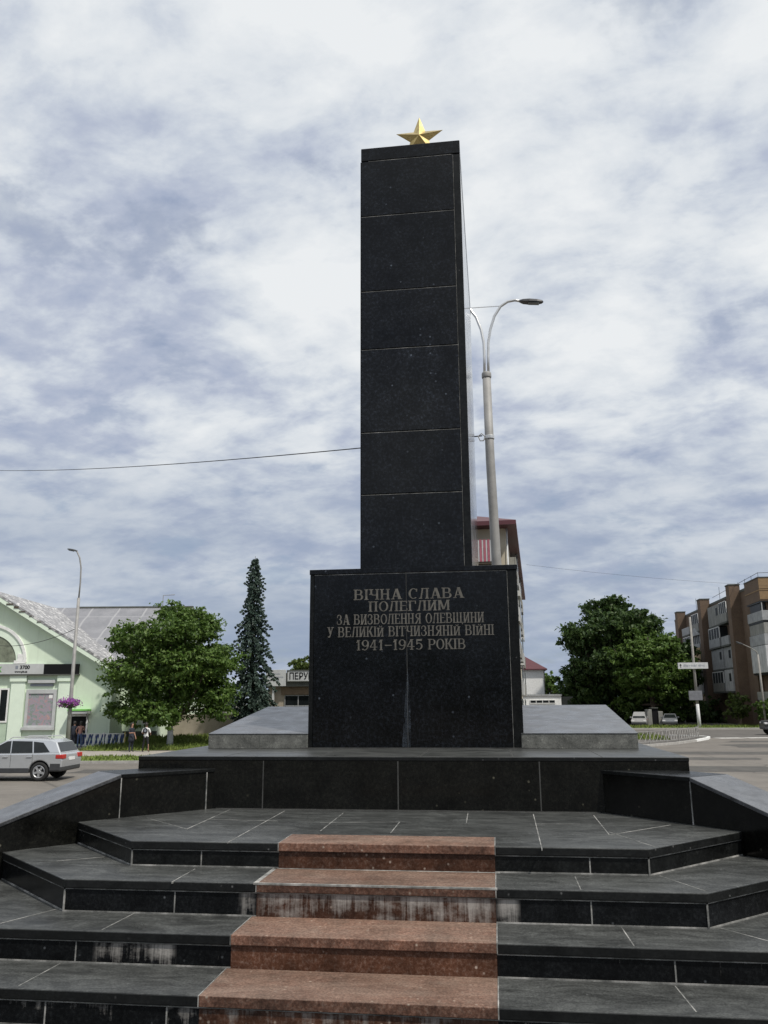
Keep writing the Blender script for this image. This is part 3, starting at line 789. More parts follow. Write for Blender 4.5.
def make_tree(name, label, loc, trunk_h, tr, blobs, n, size, mat, cat='tree', lime=0, group=None, trunk_top=None, **k):
    t = thing(name, label, cat, loc, 0, group)
    mb = MB()
    topz = trunk_top or max(b[2] for b in blobs)
    mb.tube([(0, 0, -.2), (.02, 0, trunk_h * .35), (-.04, .03, trunk_h), (.05, -.03, (trunk_h + topz) / 2), (0, 0, topz)], [tr * 1.25, tr, tr * .85, tr * .55, tr * .15], 9)
    for (cx, cy, cz, rx, ry, rz) in blobs:
        z0 = random.uniform(trunk_h * .8, max(trunk_h * .85, min(cz, topz * .8)))
        mid = (cx * .5, cy * .5, z0 + (cz - z0) * .35)
        mb.tube([(0, 0, z0), mid, (cx, cy, cz), (cx * 1.15, cy * 1.15, cz + rz * .5)], [tr * .5, tr * .36, tr * .2, tr * .06], 7)
    mb.build('trunk', M_bark, t, smooth=True)
    if lime:
        MB().tube([(0, 0, -.1), (.02, 0, lime * .5), (-.02, .01, lime)], [tr * 1.28, tr * 1.06, tr * .97], 9).build('whitewash', M_lime, t, smooth=True)
    V, F = leaf_cloud(blobs, n, size, **k)
    leaf_object('crown', V, F, mat, t)
    return t
def blob_dome(cx, cz, rx, rz, k, br, seed, flat=.2):
    rs = np.random.default_rng(seed); out = [(cx, 0, cz, rx * .72, rx * .72, rz * .72)]
    for i in range(k):
        a = 2 * math.pi * (i + rs.random() * .6) / k * 2.4
        e = math.asin(min(1, max(-.95, -flat + (1 + flat) * (i + .5) / k)))
        r = .74 + .16 * rs.random()
        b = br * (.8 + .45 * rs.random())
        out.append((cx + rx * r * math.cos(a) * math.cos(e), rx * r * math.sin(a) * math.cos(e), cz + rz * r * math.sin(e), b, b, b * .75))
    return out
# the chestnut on the left
bl = blob_dome(-.1, 5.2, 4.25, 4.5, 22, 1.35, 3, .45)
bl += [(-3.3, 0, 2.7, 1.3, 1.4, .9), (3.0, .2, 2.6, 1.3, 1.4, .9), (0, -2.6, 2.4, 1.5, 1.4, .8), (-1.4, -2.8, 2.2, 1.3, 1.2, .8), (.9, -3, 2.0, 1., 1, .7), (.2, 0, 8.6, 1.2, 1.2, .9), (2.2, 0, 8.0, 1.0, 1, .8), (-2.4, 0, 7.5, 1.2, 1, .8)]
make_tree('broadleaf_tree', 'full round leafy tree with whitewashed trunk base near the green building', (-21.95, 55.2, GZ + .1), 1.7, .19, bl, 62000, .19, M_leaf, lime=1.35, squash=.42, spread=.25, shell=.62, up=.8, cl=34)
# trees behind the kiosk and in the street beyond
make_tree('broadleaf_tree', 'pale green tree top showing above the hairdresser kiosk roof', (-21.4, 96, GZ), 3, .2, blob_dome(0, 6.2, 2.6, 2.4, 9, 1.0, 5), 4500, .34, M_leaflight)
make_tree('broadleaf_tree', 'huge dark green tree, tallest beside the brick apartment block', (16.0, 119, GZ), 3.4, .45,
          blob_dome(0, 9.0, 6.6, 8.2, 28, 2.3, 21, .7) + [(4.8, 0, 12.6, 2.4, 2.2, 2.6), (-4.2, 0, 5.2, 2.6, 2.6, 3.0), (-5.2, -1, 3.6, 2.1, 2.1, 2.4), (1.0, 0, 16.2, 2, 2, 1.6), (-3, -2, 2.6, 2.6, 2, 2.2), (2, -3, 2.4, 3, 2, 2.2)], 60000, .42, M_leafdark, squash=.7, shell=.5, spread=.19, cl=34)
make_tree('broadleaf_tree', 'broad rounded tree in front of the tallest one, over the parked cars', (20.0, 112.5, GZ), 3.0, .35,
          blob_dome(0, 6.7, 5.2, 5.3, 22, 1.9, 33, .6) + [(-2.5, 2, 2.4, 2.4, 2, 1.8), (2.6, 2, 2.2, 2.4, 2, 1.8), (0, 3, 2.0, 3, 2, 1.8)], 46000, .35, M_leaf, squash=.5, shell=.6, up=.7, cl=34)
make_tree('broadleaf_tree', 'dark tree touching the far end of the brick apartment block', (25.4, 124, GZ), 3.2, .3, blob_dome(0, 6.0, 3.4, 5.8, 16, 1.7, 41, .6), 12000, .48, M_leafdark)
make_tree('broadleaf_tree', 'low dark tree at the outer edge of the tree group, towards the white house', (12.3, 118, GZ), 1.8, .25, blob_dome(0, 4.0, 2.8, 3.8, 14, 1.4, 47, .5), 8000, .46, M_leafdark)
make_tree('broadleaf_tree', 'small distant round tree beside the white house', (8.6, 142, GZ), 2.2, .2, blob_dome(0, 5.0, 2.3, 2.6, 10, 1.0, 55, .4), 3600, .42, M_leaf)
for i, (x, y, s_, lb, mt) in enumerate(((28.2, 104.4, 1.75, 'tall light green bush against the brick piers', M_leaflight), (29.6, 97.0, 1.6, 'leafy bush under the corner balconies of the brick block', M_leaf), (25.8, 113, 1.3, 'low dark bush by the middle pier of the brick block', M_leafdark),
                                         (13.0, 104.5, .95, 'small yellow green bush left of the parked cars', M_leaflight))):
    make_tree('bush', lb, (x, y, GZ + .1), .4, .06, blob_dome(0, s_ * 1.05, s_ * .8, s_ * 1.05, 9, s_ * .42, 60 + i, .5), 2600, .26, mt, cat='bush', group='bushes at the brick apartment block')
make_tree('shrub', 'small rust coloured shrub on the lawn behind the leafy tree', (-18.6, 55.8, GZ + .2), .25, .03, [(0, 0, .6, .6, .5, .6), (.25, 0, .95, .4, .4, .45), (-.4, 0, .5, .4, .4, .4)], 900, .15, M_dry, cat='shrub')

rs = np.random.default_rng(91)
hb_ = [(9 + 22 * i / 15 + rs.normal() * .4, 122 + rs.normal(), GZ + 1.3, 1.6, 1.4, 1.5 + .8 * rs.random()) for i in range(16)]
V, F = leaf_cloud(hb_, 6000, .5, spread=.4)  # dark leaf mass added to give the shade beneath the crowns
tag(leaf_object('shade_foliage', V, F, M_leafdark, None), 'dark foliage added for the shade beneath the trees beside the brick block', 'shade_foliage', kind='stuff')

def spruce(loc, H, label):
    t = thing('spruce_tree', label, 'spruce', loc)
    MB().tube([(0, 0, -.2), (.03, 0, H * .5), (0, 0, H)], [.2, .11, .015], 9).build('trunk', M_bark, t, smooth=True)
    V = []; rs = np.random.default_rng(4)
    z = .9; li = 0
    def width(u):   # u = 0 base .. 1 top
        pts = [(0, 1.4), (.12, 1.7), (.3, 1.6), (.45, 1.42), (.6, 1.2), (.74, .88), (.85, .74), (.93, .58), (.97, .3), (1, .06)]
        for (a, wa), (b, wb) in zip(pts, pts[1:]):
            if u <= b: return wa + (wb - wa) * (u - a) / (b - a)
        return .05
    while z < H - .1:
        u = z / H; w = width(u)
        nb = int(8 + 4 * (1 - u))
        ph = rs.random() * 6.28
        for k in range(nb):
            a = ph + 2 * math.pi * k / nb + rs.normal() * .25
            ln = w * rs.choice([rs.uniform(.45, .75), rs.uniform(.75, 1.05), rs.uniform(1.05, 1.42)])
            ca, sa = math.cos(a), math.sin(a)
            segs = max(3, int(ln / .16))
            for s in range(segs):
                f = (s + .6) / segs
                r = ln * f
                dz = -.70 * ln * f ** 1.5 + .12 * ln * math.sin(3.14 * f) + (.16 * ln * max(0, f - .75) * 2)
                p = np.array([ca * r, sa * r, z + dz + rs.normal() * .04])
                m = 19
                for _ in range(m):
                    side = rs.normal(size=3) * np.array([.42, .42, .22]); side[2] -= .45
                    dirv = np.array([ca, sa, -.25]) * .5 + side; dirv /= np.linalg.norm(dirv)
                    l_ = .24 * rs.uniform(.6, 1.3) * (.65 + .5 * (1 - u))
                    pr = np.cross(dirv, rs.normal(size=3)); pr /= np.linalg.norm(pr)
                    wv = .07 * rs.uniform(.7, 1.4)
                    V += [p, p + dirv * l_ * .5 + pr * wv, p + dirv * l_, p + dirv * l_ * .5 - pr * wv]
        for _ in range(26):      # short inner shoots that hide the stem
            a = rs.random() * 6.28; r = w * .5 * rs.random(); p = np.array([math.cos(a) * r, math.sin(a) * r, z + rs.normal() * .12])
            dirv = np.array([math.cos(a) * .6, math.sin(a) * .6, -.6]) + rs.normal(size=3) * .2; pr = np.cross(dirv, rs.normal(size=3)); pr /= np.linalg.norm(pr)
            V += [p, p + dirv * .16 + pr * .09, p + dirv * .34, p + dirv * .16 - pr * .09]
        z += .38 * (.75 + .5 * rs.random()) * (1.1 - .25 * u)
    V = np.array(V); F = np.arange(len(V)).reshape(-1, 4)
    leaf_object('crown', V, F, M_needle, t)
spruce((-18.45, 62.2, GZ + .2), 14.1, 'narrow tall blue green spruce between the leafy tree and the obelisk')

# a far wood closing the horizon
Vs = []; 
rs = np.random.default_rng(90); bl = []
for i in range(150):
    a = R(-62 + 124 * i / 149 + rs.normal() * .3); d_ = 320 + rs.normal() * 12
    bl.append((d_ * math.sin(a), d_ * math.cos(a), GZ + 2 + rs.random() * 2.0, 6 + 3 * rs.random(), 6, 2.6 + 2.2 * rs.random()))
for i in range(60):  # unseen trees behind the camera, added for dark reflections in the stone
    a = R(70 + 220 * i / 59); d_ = 62 + rs.normal() * 5
    bl.append((d_ * math.sin(a), d_ * math.cos(a), GZ + 4 + rs.random() * 3.0, 6, 6, 4.5 + 3 * rs.random()))
V, F = leaf_cloud(bl, 22000, 1.5, spread=.3)
fw_ = leaf_object('far_wood', V, F, M_leafdark, None)
tag(fw_, 'line of trees closing the horizon behind the town, and an unseen row added for reflections', 'trees', kind='stuff')

# ------------------------------------------------------------------ the green building
gb = thing('green_building', 'mint green gabled bank building with arched window and grey roofs', 'building', (-35.5, 56.6, GZ), math.atan2(.1305, .9914))
UA = -1.0; HW = 9.1; EZ = 5.55; RZ = 11.0; SL = (RZ - EZ) / HW
def gz(u): return RZ - abs(u - UA) * SL
mb = MB(); DEP = 12
n_a = 24
# the front wall with the arch, doorway and window openings left as recesses in front of dark infill
mb.xz([(UA - HW, 0), (UA + HW, 0), (UA + HW, EZ), (UA, RZ), (UA - HW, EZ)], .0, DEP)
mb.build('wall', M_green, gb)
WE = 10.6
mb = MB().box(UA + HW, WE, 3.1, 20, 0, 5.7)
mb.add([(WE, 3.1, 5.7), (WE, 20.1, 5.7), (WE, 11.6, 10.9), (WE - .3, 3.1, 5.7), (WE - .3, 20.1, 5.7), (WE - .3, 11.6, 10.9)], [(0, 1, 2), (5, 4, 3), (0, 2, 5, 3), (1, 4, 5, 2), (0, 3, 4, 1)])
mb.build('wing_wall', M_green, gb)
MB().box(UA + HW - .02, WE + .04, 3.04, 3.2, 0, 1.0).build('plinth', M_plinth, gb)
MB().box(UA + HW - .05, UA + HW + .05, -.05, 3.05, 0, .55).build('plinth', M_plinth, gb)
def gable_roof(e, v0, v1, mt, nm):
    m_ = MB()
    for s in (-1, 1):
        x1 = UA + s * (HW + .55); z1 = gz(x1)
        a = [(UA, v0, RZ), (x1, v0, z1), (x1, v1, z1), (UA, v1, RZ)]
        top = [(x, y, z + .24) for x, y, z in a]; low = [(x, y, z + .06) for x, y, z in a]
        m_.add(low + top, [(0, 1, 2, 3), (4, 5, 6, 7), (0, 1, 5, 4), (1, 2, 6, 5), (2, 3, 7, 6), (3, 0, 4, 7)])
    return m_.build(nm, mt, gb)
gable_roof(.5, -.62, 14, M_slate, 'roof')
m_ = MB()
for (v0, z0, v1, z1) in ((2.5, 5.35, 11.6, 11.1), (11.6, 11.1, 20.7, 5.35)):
    a = [(UA, v0, z0), (WE + .4, v0, z0), (WE + .4, v1, z1), (UA, v1, z1)]
    m_.add([(x, y, z + .0) for x, y, z in a] + [(x, y, z + .16) for x, y, z in a], [(0, 1, 2, 3), (4, 5, 6, 7), (0, 1, 5, 4), (1, 2, 6, 5), (2, 3, 7, 6), (3, 0, 4, 7)])
m_.build('roof', M_seam, gb)
MB().box(1, WE + .4, 11.45, 11.75, 11.2, 11.34).build('ridge', M_plinth, gb)
MB().tube([(8.3, 11.6, 11.2), (8.3, 11.6, 12.3), (9.3, 11.6, 12.35)], .035, 6).build('vent_pipe', M_steel, gb)
# gable fascia and eaves box
m_ = MB()
for s in (-1, 1):
    pts = [(UA, RZ + .05), (UA + s * (HW + .55), gz(UA + HW + .55) + .05), (UA + s * (HW + .55), gz(UA + HW + .55) - .28), (UA, RZ - .28)]
    m_.xz(pts, -.60, -.46); 
    m_.xz([(UA, RZ - .22), (UA + s * HW, gz(UA + HW) - .22), (UA + s * HW, gz(UA + HW) - .5), (UA, RZ - .5)], -.10, .02)
m_.build('fascia', M_mintlight, gb)
# damp broken patches where sheets are missing along the verge
for u, w_, h_ in ((.15, .5, .10), (.72, .35, .14), (1.12, .45, .08), (1.9, .2, .07), (2.5, .3, .06), (3.4, .2, .05)):
    MB().box(u, u + w_, -.64, -.45, gz(u + w_) + .10, gz(u + w_) + .10 + h_).build('rotten_batten', M_bark, gb)
# the arch
def arc_band(r0, r1, y0, y1, n=28):
    m_ = MB()
    for i in range(n):
        t0, t1 = math.pi * i / n, math.pi * (i + 1) / n
        p = [(UA + r0 * math.cos(t0), 6.0 + r0 * math.sin(t0)), (UA + r1 * math.cos(t0), 6.0 + r1 * math.sin(t0)), (UA + r1 * math.cos(t1), 6.0 + r1 * math.sin(t1)), (UA + r0 * math.cos(t1), 6.0 + r0 * math.sin(t1))]
        m_.xz(p, y0, y1)
    return m_
arc_band(2.55, 2.75, -.14, .02).build('arch_moulding', M_white, gb)
arc_band(1.98, 2.55, -.06, .02).build('arch_face', M_mintlight, gb)
m_ = MB(); m_.xz([(UA + 1.98 * math.cos(math.pi * i / 24), 6.0 + 1.98 * math.sin(math.pi * i / 24)) for i in range(25)], -.012, .02)
m_.build('arch_panel', paint('mossy stone panel', (.17, .19, .14), .9, .4, 2.2, bmp=.3), gb)
for s in (-1, 1):
    m_ = MB().box(UA + s * 2.3 - .42, UA + s * 2.3 + .42, -.16, .02, 5.9, 6.12); m_.box(UA + s * 2.3 - .2, UA + s * 2.3 + .2, -.12, .02, 6.12, 6.6)
    m_.build('arch_impost', M_white, gb)
# sign band, display and lettering
sgn = MB().box(-7.6, 3.15, -.30, -.02, 5.14, 5.86).build('sign_board', M_panelw, gb)
MB().box(3.17, 5.64, -.30, -.02, 5.12, 5.84).build('led_display', M_ink, gb)
MB().box(-7.6, 5.7, -.34, .0, 5.04, 5.12).build('sign_ledge', M_plinth, gb)
text_mesh('sign_lettering', 'ПРИВАТБАНК', .5, M_brightgreen, sgn, Matrix.Translation((.12, -.305, 5.30)) @ STAND, .008, 'RIGHT', .012)
text_mesh('sign_lettering', '3700', .36, M_ink, sgn, Matrix.Translation((1.42, -.305, 5.50)) @ STAND, .008, 'LEFT', .010)
text_mesh('sign_lettering', 'www.pb.ua', .20, M_ink, sgn, Matrix.Translation((1.08, -.305, 5.25)) @ STAND, .008, 'LEFT', .006)
MB().box(1.1, 1.3, -.308, -.29, 5.50, 5.74).build('sign_lettering', M_greyink, sgn)
# pilasters, big window, poster window
for u0, u1 in ((.85, 1.85), (4.28, 5.18), (-3.85, -2.85)):
    p_ = MB().box(u0, u1, -.16, 0, 0, 4.62); p_.box(u0 - .1, u1 + .1, -.24, 0, 4.62, 5.04); p_.box(u0 - .06, u1 + .06, -.2, 0, 0, .5)
    p_.build('pilaster', M_mintlight, gb)
def window(u0, u1, z0, z1, par, nu=2, nz=2, y=-.03, fr=M_white, gl=M_glass, t=.08):
    f = MB()
    f.box(u0, u0 + t, y - .05, y + .03, z0, z1); f.box(u1 - t, u1, y - .05, y + .03, z0, z1)
    f.box(u0 + t, u1 - t, y - .05, y + .03, z0, z0 + t); f.box(u0 + t, u1 - t, y - .05, y + .03, z1 - t, z1)
    for i in range(1, nu): x = u0 + (u1 - u0) * i / nu; f.box(x - t / 2, x + t / 2, y - .045, y + .03, z0 + t, z1 - t)
    for i in range(1, nz): z = z0 + (z1 - z0) * i / nz; f.box(u0 + t, u1 - t, y - .04, y + .03, z - t / 2, z + t / 2)
    w_ = f.build('window', fr, par)
    MB().box(u0 + t / 2, u1 - t / 2, y - .01, y + .02, z0 + t / 2, z1 - t / 2).build('pane', gl, w_)
    return w_
window(-2.6, .72, 1.75, 4.15, gb, 5, 1, t=.11); 
MB().box(-2.7, .8, -.03, 0, .2, 1.7).build('door_panel', paint('pale green panel', (.42, .52, .40), .7, .1, 2), gb)
m_ = MB(); m_.box(1.98, 2.16, -.14, 0, 1.42, 4.05); m_.box(3.95, 4.16, -.14, 0, 1.42, 4.05); m_.box(2.16, 3.95, -.14, 0, 3.76, 4.05); m_.box(2.16, 3.95, -.14, 0, 1.42, 1.54); m_.box(1.85, 4.2, -.24, 0, 1.22, 1.42)
pf = m_.build('poster_frame', M_panelw, gb)
MB().box(2.15, 3.96, -.08, 0, 1.53, 3.77).build('poster', M_poster, pf)
MB().box(3.62, 3.88, -.09, -.07, 3.42, 3.68).build('notice', M_white, pf)
MB().box(2.05, 4.0, -.2, 0, 4.50, 4.72).build('hood', M_panelw, gb)
MB().box(2.2, 3.85, -.1, 0, 4.28, 4.46).build('hood_panel', M_greyink, gb)
# entrance with the cash machine recess
d_ = MB().box(5.36, 6.42, -.03, .02, .25, 2.15).build('doorway', M_ink, gb)
m_ = MB(); m_.box(5.26, 5.36, -.1, 0, .1, 2.3); m_.box(6.42, 6.54, -.1, 0, .1, 2.3); m_.box(5.36, 6.42, -.1, 0, 2.15, 2.3)
m_.build('door_frame', M_white, gb)
MB().box(5.3, 6.7, -.9, 0, 2.52, 2.66).build('canopy', M_canopy, gb, bevel=.02)
MB().box(5.3, 6.7, -.86, 0, 2.34, 2.50).build('canopy_sign', M_panelw, gb)
m_ = MB(); m_.tube([(6.62, -.8, 2.4), (6.62, -.02, 1.7)], .03, 6); m_.build('canopy_bracket', M_steel, gb)
MB().box(4.9, 7.0, -1.3, -.18, 0, .16).build('doorstep', M_kerb, gb)
for u0 in (8.5, 9.5): window(u0, u0 + .75, 1.5, 2.9, gb, 2, 1, y=3.07)

# ------------------------------------------------------------------ street lamps
def lamp_single(name, label, pts_thick, pts_thin, r0, r1, rt, head_at, head_dir, loc, mt=M_steel, L_=.75):
    t = thing(name, label, 'street lamp', loc)
    MB().tube(pts_thick, [r0 + (r1 - r0) * i / (len(pts_thick) - 1) for i in range(len(pts_thick))], 12).build('pole', mt, t, smooth=True)
    MB().tube(pts_thin, rt, 9).build('arm', mt, t, smooth=True)
    lamp_head(t, head_at, head_dir, L_)
    return t
def lamp_head(t, at, dr, L_=.75, wid=.30):
    a = math.atan2(dr[1], dr[0]); pitch = -math.atan2(dr[2], math.hypot(dr[0], dr[1]))
    M = Matrix.Translation(at) @ Matrix.Rotation(a, 4, 'Z') @ Matrix.Rotation(pitch, 4, 'Y')
    k = L_ / .75
    hd = MB()
    prof = [(-.02, .05, .045), (.10, .13, .07), (.30, .15, .085), (.55, .14, .075), (.70, .09, .05), (.75, .03, .02)]
    vs = []; fs = []
    for (x, w, h) in prof:
        for (y, z) in ((-w, -h * .5), (w, -h * .5), (w * .9, h * .4), (w * .35, h), (-w * .35, h), (-w * .9, h * .4)): vs.append((x * k, y * k, z * k))
    for i in range(len(prof) - 1):
        for j in range(6): fs.append((i * 6 + j, i * 6 + (j + 1) % 6, (i + 1) * 6 + (j + 1) % 6, (i + 1) * 6 + j))
    fs += [(5, 4, 3, 2, 1, 0), tuple(range(len(vs) - 6, len(vs)))]
    hd.add(vs, fs, mat=M)
    h_ = hd.build('lamp_head', M_darkgrey, t)
    MB().box(.26 * k, .62 * k, -.10 * k, .10 * k, -.085 * k, -.036 * k, mat=M).build('lens', M_greyglass, h_, bevel=.015)
# behind the obelisk: a double armed lamp
dl = thing('street_lamp', 'double armed steel street lamp rising behind the obelisk', 'street lamp', (.06, 16.8, GZ))
Z = lambda z: z - GZ
MB().tube([(.14, 0, 0), (.13, 0, 2), (-.005, 0, Z(5.0)), (-.019, 0, Z(6.87))], [.112, .106, .094, .088], 16).build('pole', M_steel, dl, smooth=True)
MB().lathe([(.098, 0), (.104, .02), (.104, .10), (.098, .12)], 16, mat=Matrix.Translation((-.019, 0, Z(6.80)))).build('collar', M_steel, dl, smooth=True)
for s in (-1, 1):
    pts = [(-.02 + s * .042, 0, Z(6.8)), (-.01 + s * .042, 0, Z(7.3)), (-.005 + s * .05, 0, Z(7.62)), (0 + s * .10, 0, Z(7.93)), (s * .20, 0, Z(8.24)), (s * .34, 0, Z(8.46)), (s * .50, 0, Z(8.565)), (s * .66, 0, Z(8.585)), (s * .80, 0, Z(8.55))]
    a_ = MB().tube(pts, .030, 10).build('arm', M_chrome, dl, smooth=True)
    lamp_head(dl, (s * .77, -.01, Z(8.545)), (s * 1, 0, -.10), .50)
MB().tube([(-.36, 0, Z(8.47)), (.36, 0, Z(8.47))], .010, 6).build('tie_bar', M_chrome, dl)
MB().tube([(-.10, -.09, Z(5.46)), (-.17, -.1, Z(5.52)), (-.24, -.1, Z(5.46)), (-.20, -.1, Z(5.36)), (-.13, -.1, Z(5.36)), (-.10, -.09, Z(5.44))], .012, 6).build('cable_hook', M_steel, dl)
MB().lathe([(.108, 0), (.110, .06), (.108, .07)], 14, mat=Matrix.Translation((-.008, 0, Z(5.42)))).build('band', M_chrome, dl)
# left lamp with a flower basket
ll = lamp_single('street_lamp', 'slim single armed street lamp with a flower basket, before the green building',
                 [(0, 0, -.1), (0, 0, 3), (0, 0, 9.1)], [(0, 0, 8.9), (.03, 0, 10.0), (0, 0, 10.9), (-.13, 0, 11.5), (-.36, 0, 11.93)], .13, .085, .045, (-.33, 0, 11.91), (-1, -.1, .22), (-24.18, 45.6, GZ), L_=.62)
fb = thing('flower_basket', 'round basket of purple petunias hung round the lamp pole', 'flower basket', (-24.2, 45.55, GZ + 3.05))
MB().lathe([(.10, -.28), (.34, -.12), (.40, 0), (.36, .02)], 14).build('basket', M_darkgrey, fb)
V, F = leaf_cloud([(0, 0, .08, .62, .62, .17), (-.4, -.1, 0, .32, .32, .2), (.4, -.1, .02, .32, .32, .2)], 900, .085, cl=10, spread=.35)
leaf_object('blossoms', V, F, M_petal, fb)
V, F = leaf_cloud([(0, 0, -.05, .45, .45, .14)], 260, .08, cl=10, spread=.35)
leaf_object('leaves', V, F, M_leaf, fb)
# right lamp before the brick block
lamp_single('street_lamp', 'concrete street lamp with a short raised arm before the brick block corner',
            [(.05, 0, 0), (.03, 0, 4), (.0, 0, 7.9)], [(.02, 0, 7.7), (-.1, 0, 8.2), (-.6, 0, 8.6), (-1.5, 0, 9.05)], .14, .10, .05, (-1.45, 0, 9.03), (-1, 0, .42), (28.9, 97.0, GZ), mt=M_conc, L_=.8)
# sign pole
sp = thing('sign_post', 'tall concrete post with whitewashed foot carrying a long white street sign', 'sign post', (21.62, 95.4, GZ))
MB().tube([(.0, 0, 2.6), (0, 0, 7), (.03, 0, 12.0)], [.16, .14, .11], 12).build('post', M_conc, sp, smooth=True)
MB().tube([(.03, 0, -.1), (.0, 0, 2.6)], [.20, .168], 12).build('whitewash', M_lime, sp, smooth=True)
sb = MB().box(-1.75, 1.42, -.30, -.2, 6.35, 7.02).build('sign_board', M_dirtywhite, sp, bevel=.02)
m_ = MB(); m_.xz([(-1.58, 6.72), (-1.46, 6.90), (-1.34, 6.72), (-1.42, 6.72), (-1.42, 6.48), (-1.50, 6.48), (-1.50, 6.72)], -.305, -.29); m_.build('arrow', M_ink, sb)
m_ = MB()
x = -1.15
for i in range(20):
    w_ = random.uniform(.05, .09); h_ = random.choice((.2, .2, .26, .16))
    m_.box(x, x + w_ * .45, -.304, -.29, 6.58, 6.58 + h_)
    m_.box(x + w_ * .45, x + w_, -.304, -.29, 6.58 + h_ * random.choice((0, .4, .75)), 6.58 + h_ * random.choice((.85, 1)))
    x += w_ + .035 + (.06 if i in (5, 12) else 0)
m_.build('sign_lettering', M_greyink, sb)
m_ = MB().box(-.85, .55, -.26, -.15, 3.0, 4.0).build('notice_board', paint('faded notice', (.16, .165, .18), .6, .2, 3), sp, bevel=.02)

# ------------------------------------------------------------------ cables
def cable(a, b, sag, r, label, name='cable'):
    a, b = Vector(a), Vector(b); pts = []
    for i in range(25):
        t = i / 24; p = a.lerp(b, t); p.z -= sag * 4 * t * (1 - t); pts.append(p - a)
    t = MB().tube(pts, r, 6).build(name, M_wire); t.location = a
    tag(t, label, 'cable')
cable((-.10, 16.7, 5.47), (-28.5, 42.6, 13.25), .25, .013, 'dark cable running from the obelisk side lamp across the sky')
cable((-24.1, 45.6, 4.35), (-35.4, 55.9, 1.95 + GZ + 5.2), .35, .018, 'thin cable from the basket lamp to the green gable')
cable((2.4, 57, 9.2), (60, 100, 13.5), 1.5, .007, 'thin cable from the maroon roofed block towards the brick block')

# ------------------------------------------------------------------ kiosk with the hairdresser sign
ks = thing('kiosk', 'low flat kiosk with white hairdresser sign beyond the spruce', 'kiosk', (-19.9, 72, GZ))
MB().box(0, 8.6, .3, 7, 0, 4.4).build('wall', M_tan, ks)
MB().box(-.1, 8.8, -.25, 7.1, 4.4, 5.55).build('roof', M_plinth, ks)
s1 = MB().box(-.05, 1.72, -.36, -.24, 4.42, 5.84).build('sign_board', M_panelw, ks, bevel=.02)
m_ = MB()
for z_, x0, x1 in ((5.40, .15, 1.2), (5.12, .1, 1.5), (4.86, .2, 1.15)):
    x = x0
    while x < x1:
        w_ = random.uniform(.05, .1); m_.box(x, x + w_ * .4, -.366, -.35, z_, z_ + .14); m_.box(x + w_ * .4, x + w_, -.366, -.35, z_ + .05, z_ + .09); x += w_ + .03
m_.build('sign_lettering', M_greyink, s1)
s2 = MB().box(1.80, 7.2, -.36, -.24, 4.78, 5.80).build('sign_board', M_panelw, ks, bevel=.02)
m_ = MB()
for q_ in ((1.80, 7.2, 4.78, 4.86), (1.80, 7.2, 5.72, 5.80), (1.80, 1.88, 4.86, 5.72), (7.12, 7.2, 4.86, 5.72)): m_.box(q_[0], q_[1], -.40, -.35, q_[2], q_[3])
m_.build('sign_frame', M_plinth, s2)
text_mesh('sign_lettering', 'ПЕРУКАРНЯ', .80, M_ink, s2, Matrix.Translation((2.0, -.372, 5.0)) @ STAND @ Matrix.Diagonal((.82, 1, 1, 1)), .006, 'LEFT', .012)
MB().box(1.2, 8.6, .1, .32, 3.7, 4.38).build('lintel', paint('brown board', (.16, .115, .075), .8, .2, 2), ks)
MB().box(.45, .62, -.1, .05, 0, 4.4).build('drain_pipe', M_dirtywhite, ks)
window(1.5, 7.6, .9, 3.66, ks, 5, 3, y=.26, fr=M_panel, t=.07)
# low wall between leafy tree and kiosk
lw = MB().box(0, 8.5, 0, .3, 0, 1.75); lw.box(0, 8.5, -.05, .35, 1.75, 1.86)
o = lw.build('garden_wall', M_tan); o.location = (-25.9, 64.6, GZ + .3); tag(o, 'low tan rendered wall behind the leafy tree', 'wall')
wp = MB().tube([(0, 0, 0), (0, 0, 4.2)], .07, 8).build('white_post', M_white, smooth=True); wp.location = (-20.2, 63.6, GZ + .3); tag(wp, 'thin white post standing at the low tan wall', 'post')

# ------------------------------------------------------------------ maroon roofed apartment block
mbd = thing('apartment_building', 'cream five storey block with maroon roof, half hidden behind the obelisk', 'building', (1.05, 57.5, GZ), R(-2.75))
WL = -9.0
MB().box(WL, 0, 0, 42, 0, 15.2).build('wall', M_cream, mbd)
m_ = MB(); e = .8
vs = [(WL - e, -e - .6, 15.2), (e, -e - .6, 15.2), (e, 42 + e, 15.2), (WL - e, 42 + e, 15.2), (WL / 2, 5, 17.3), (WL / 2, 37, 17.3), (WL - e, -e - .6, 14.9), (e, -e - .6, 14.9), (e, 42 + e, 14.9), (WL - e, 42 + e, 14.9)]
m_.add(vs, [(0, 1, 4), (1, 2, 5, 4), (2, 3, 5), (3, 0, 4, 5), (0, 6, 7, 1), (1, 7, 8, 2), (2, 8, 9, 3), (3, 9, 6, 0), (9, 8, 7, 6)])
m_.build('roof', M_maroon, mbd)
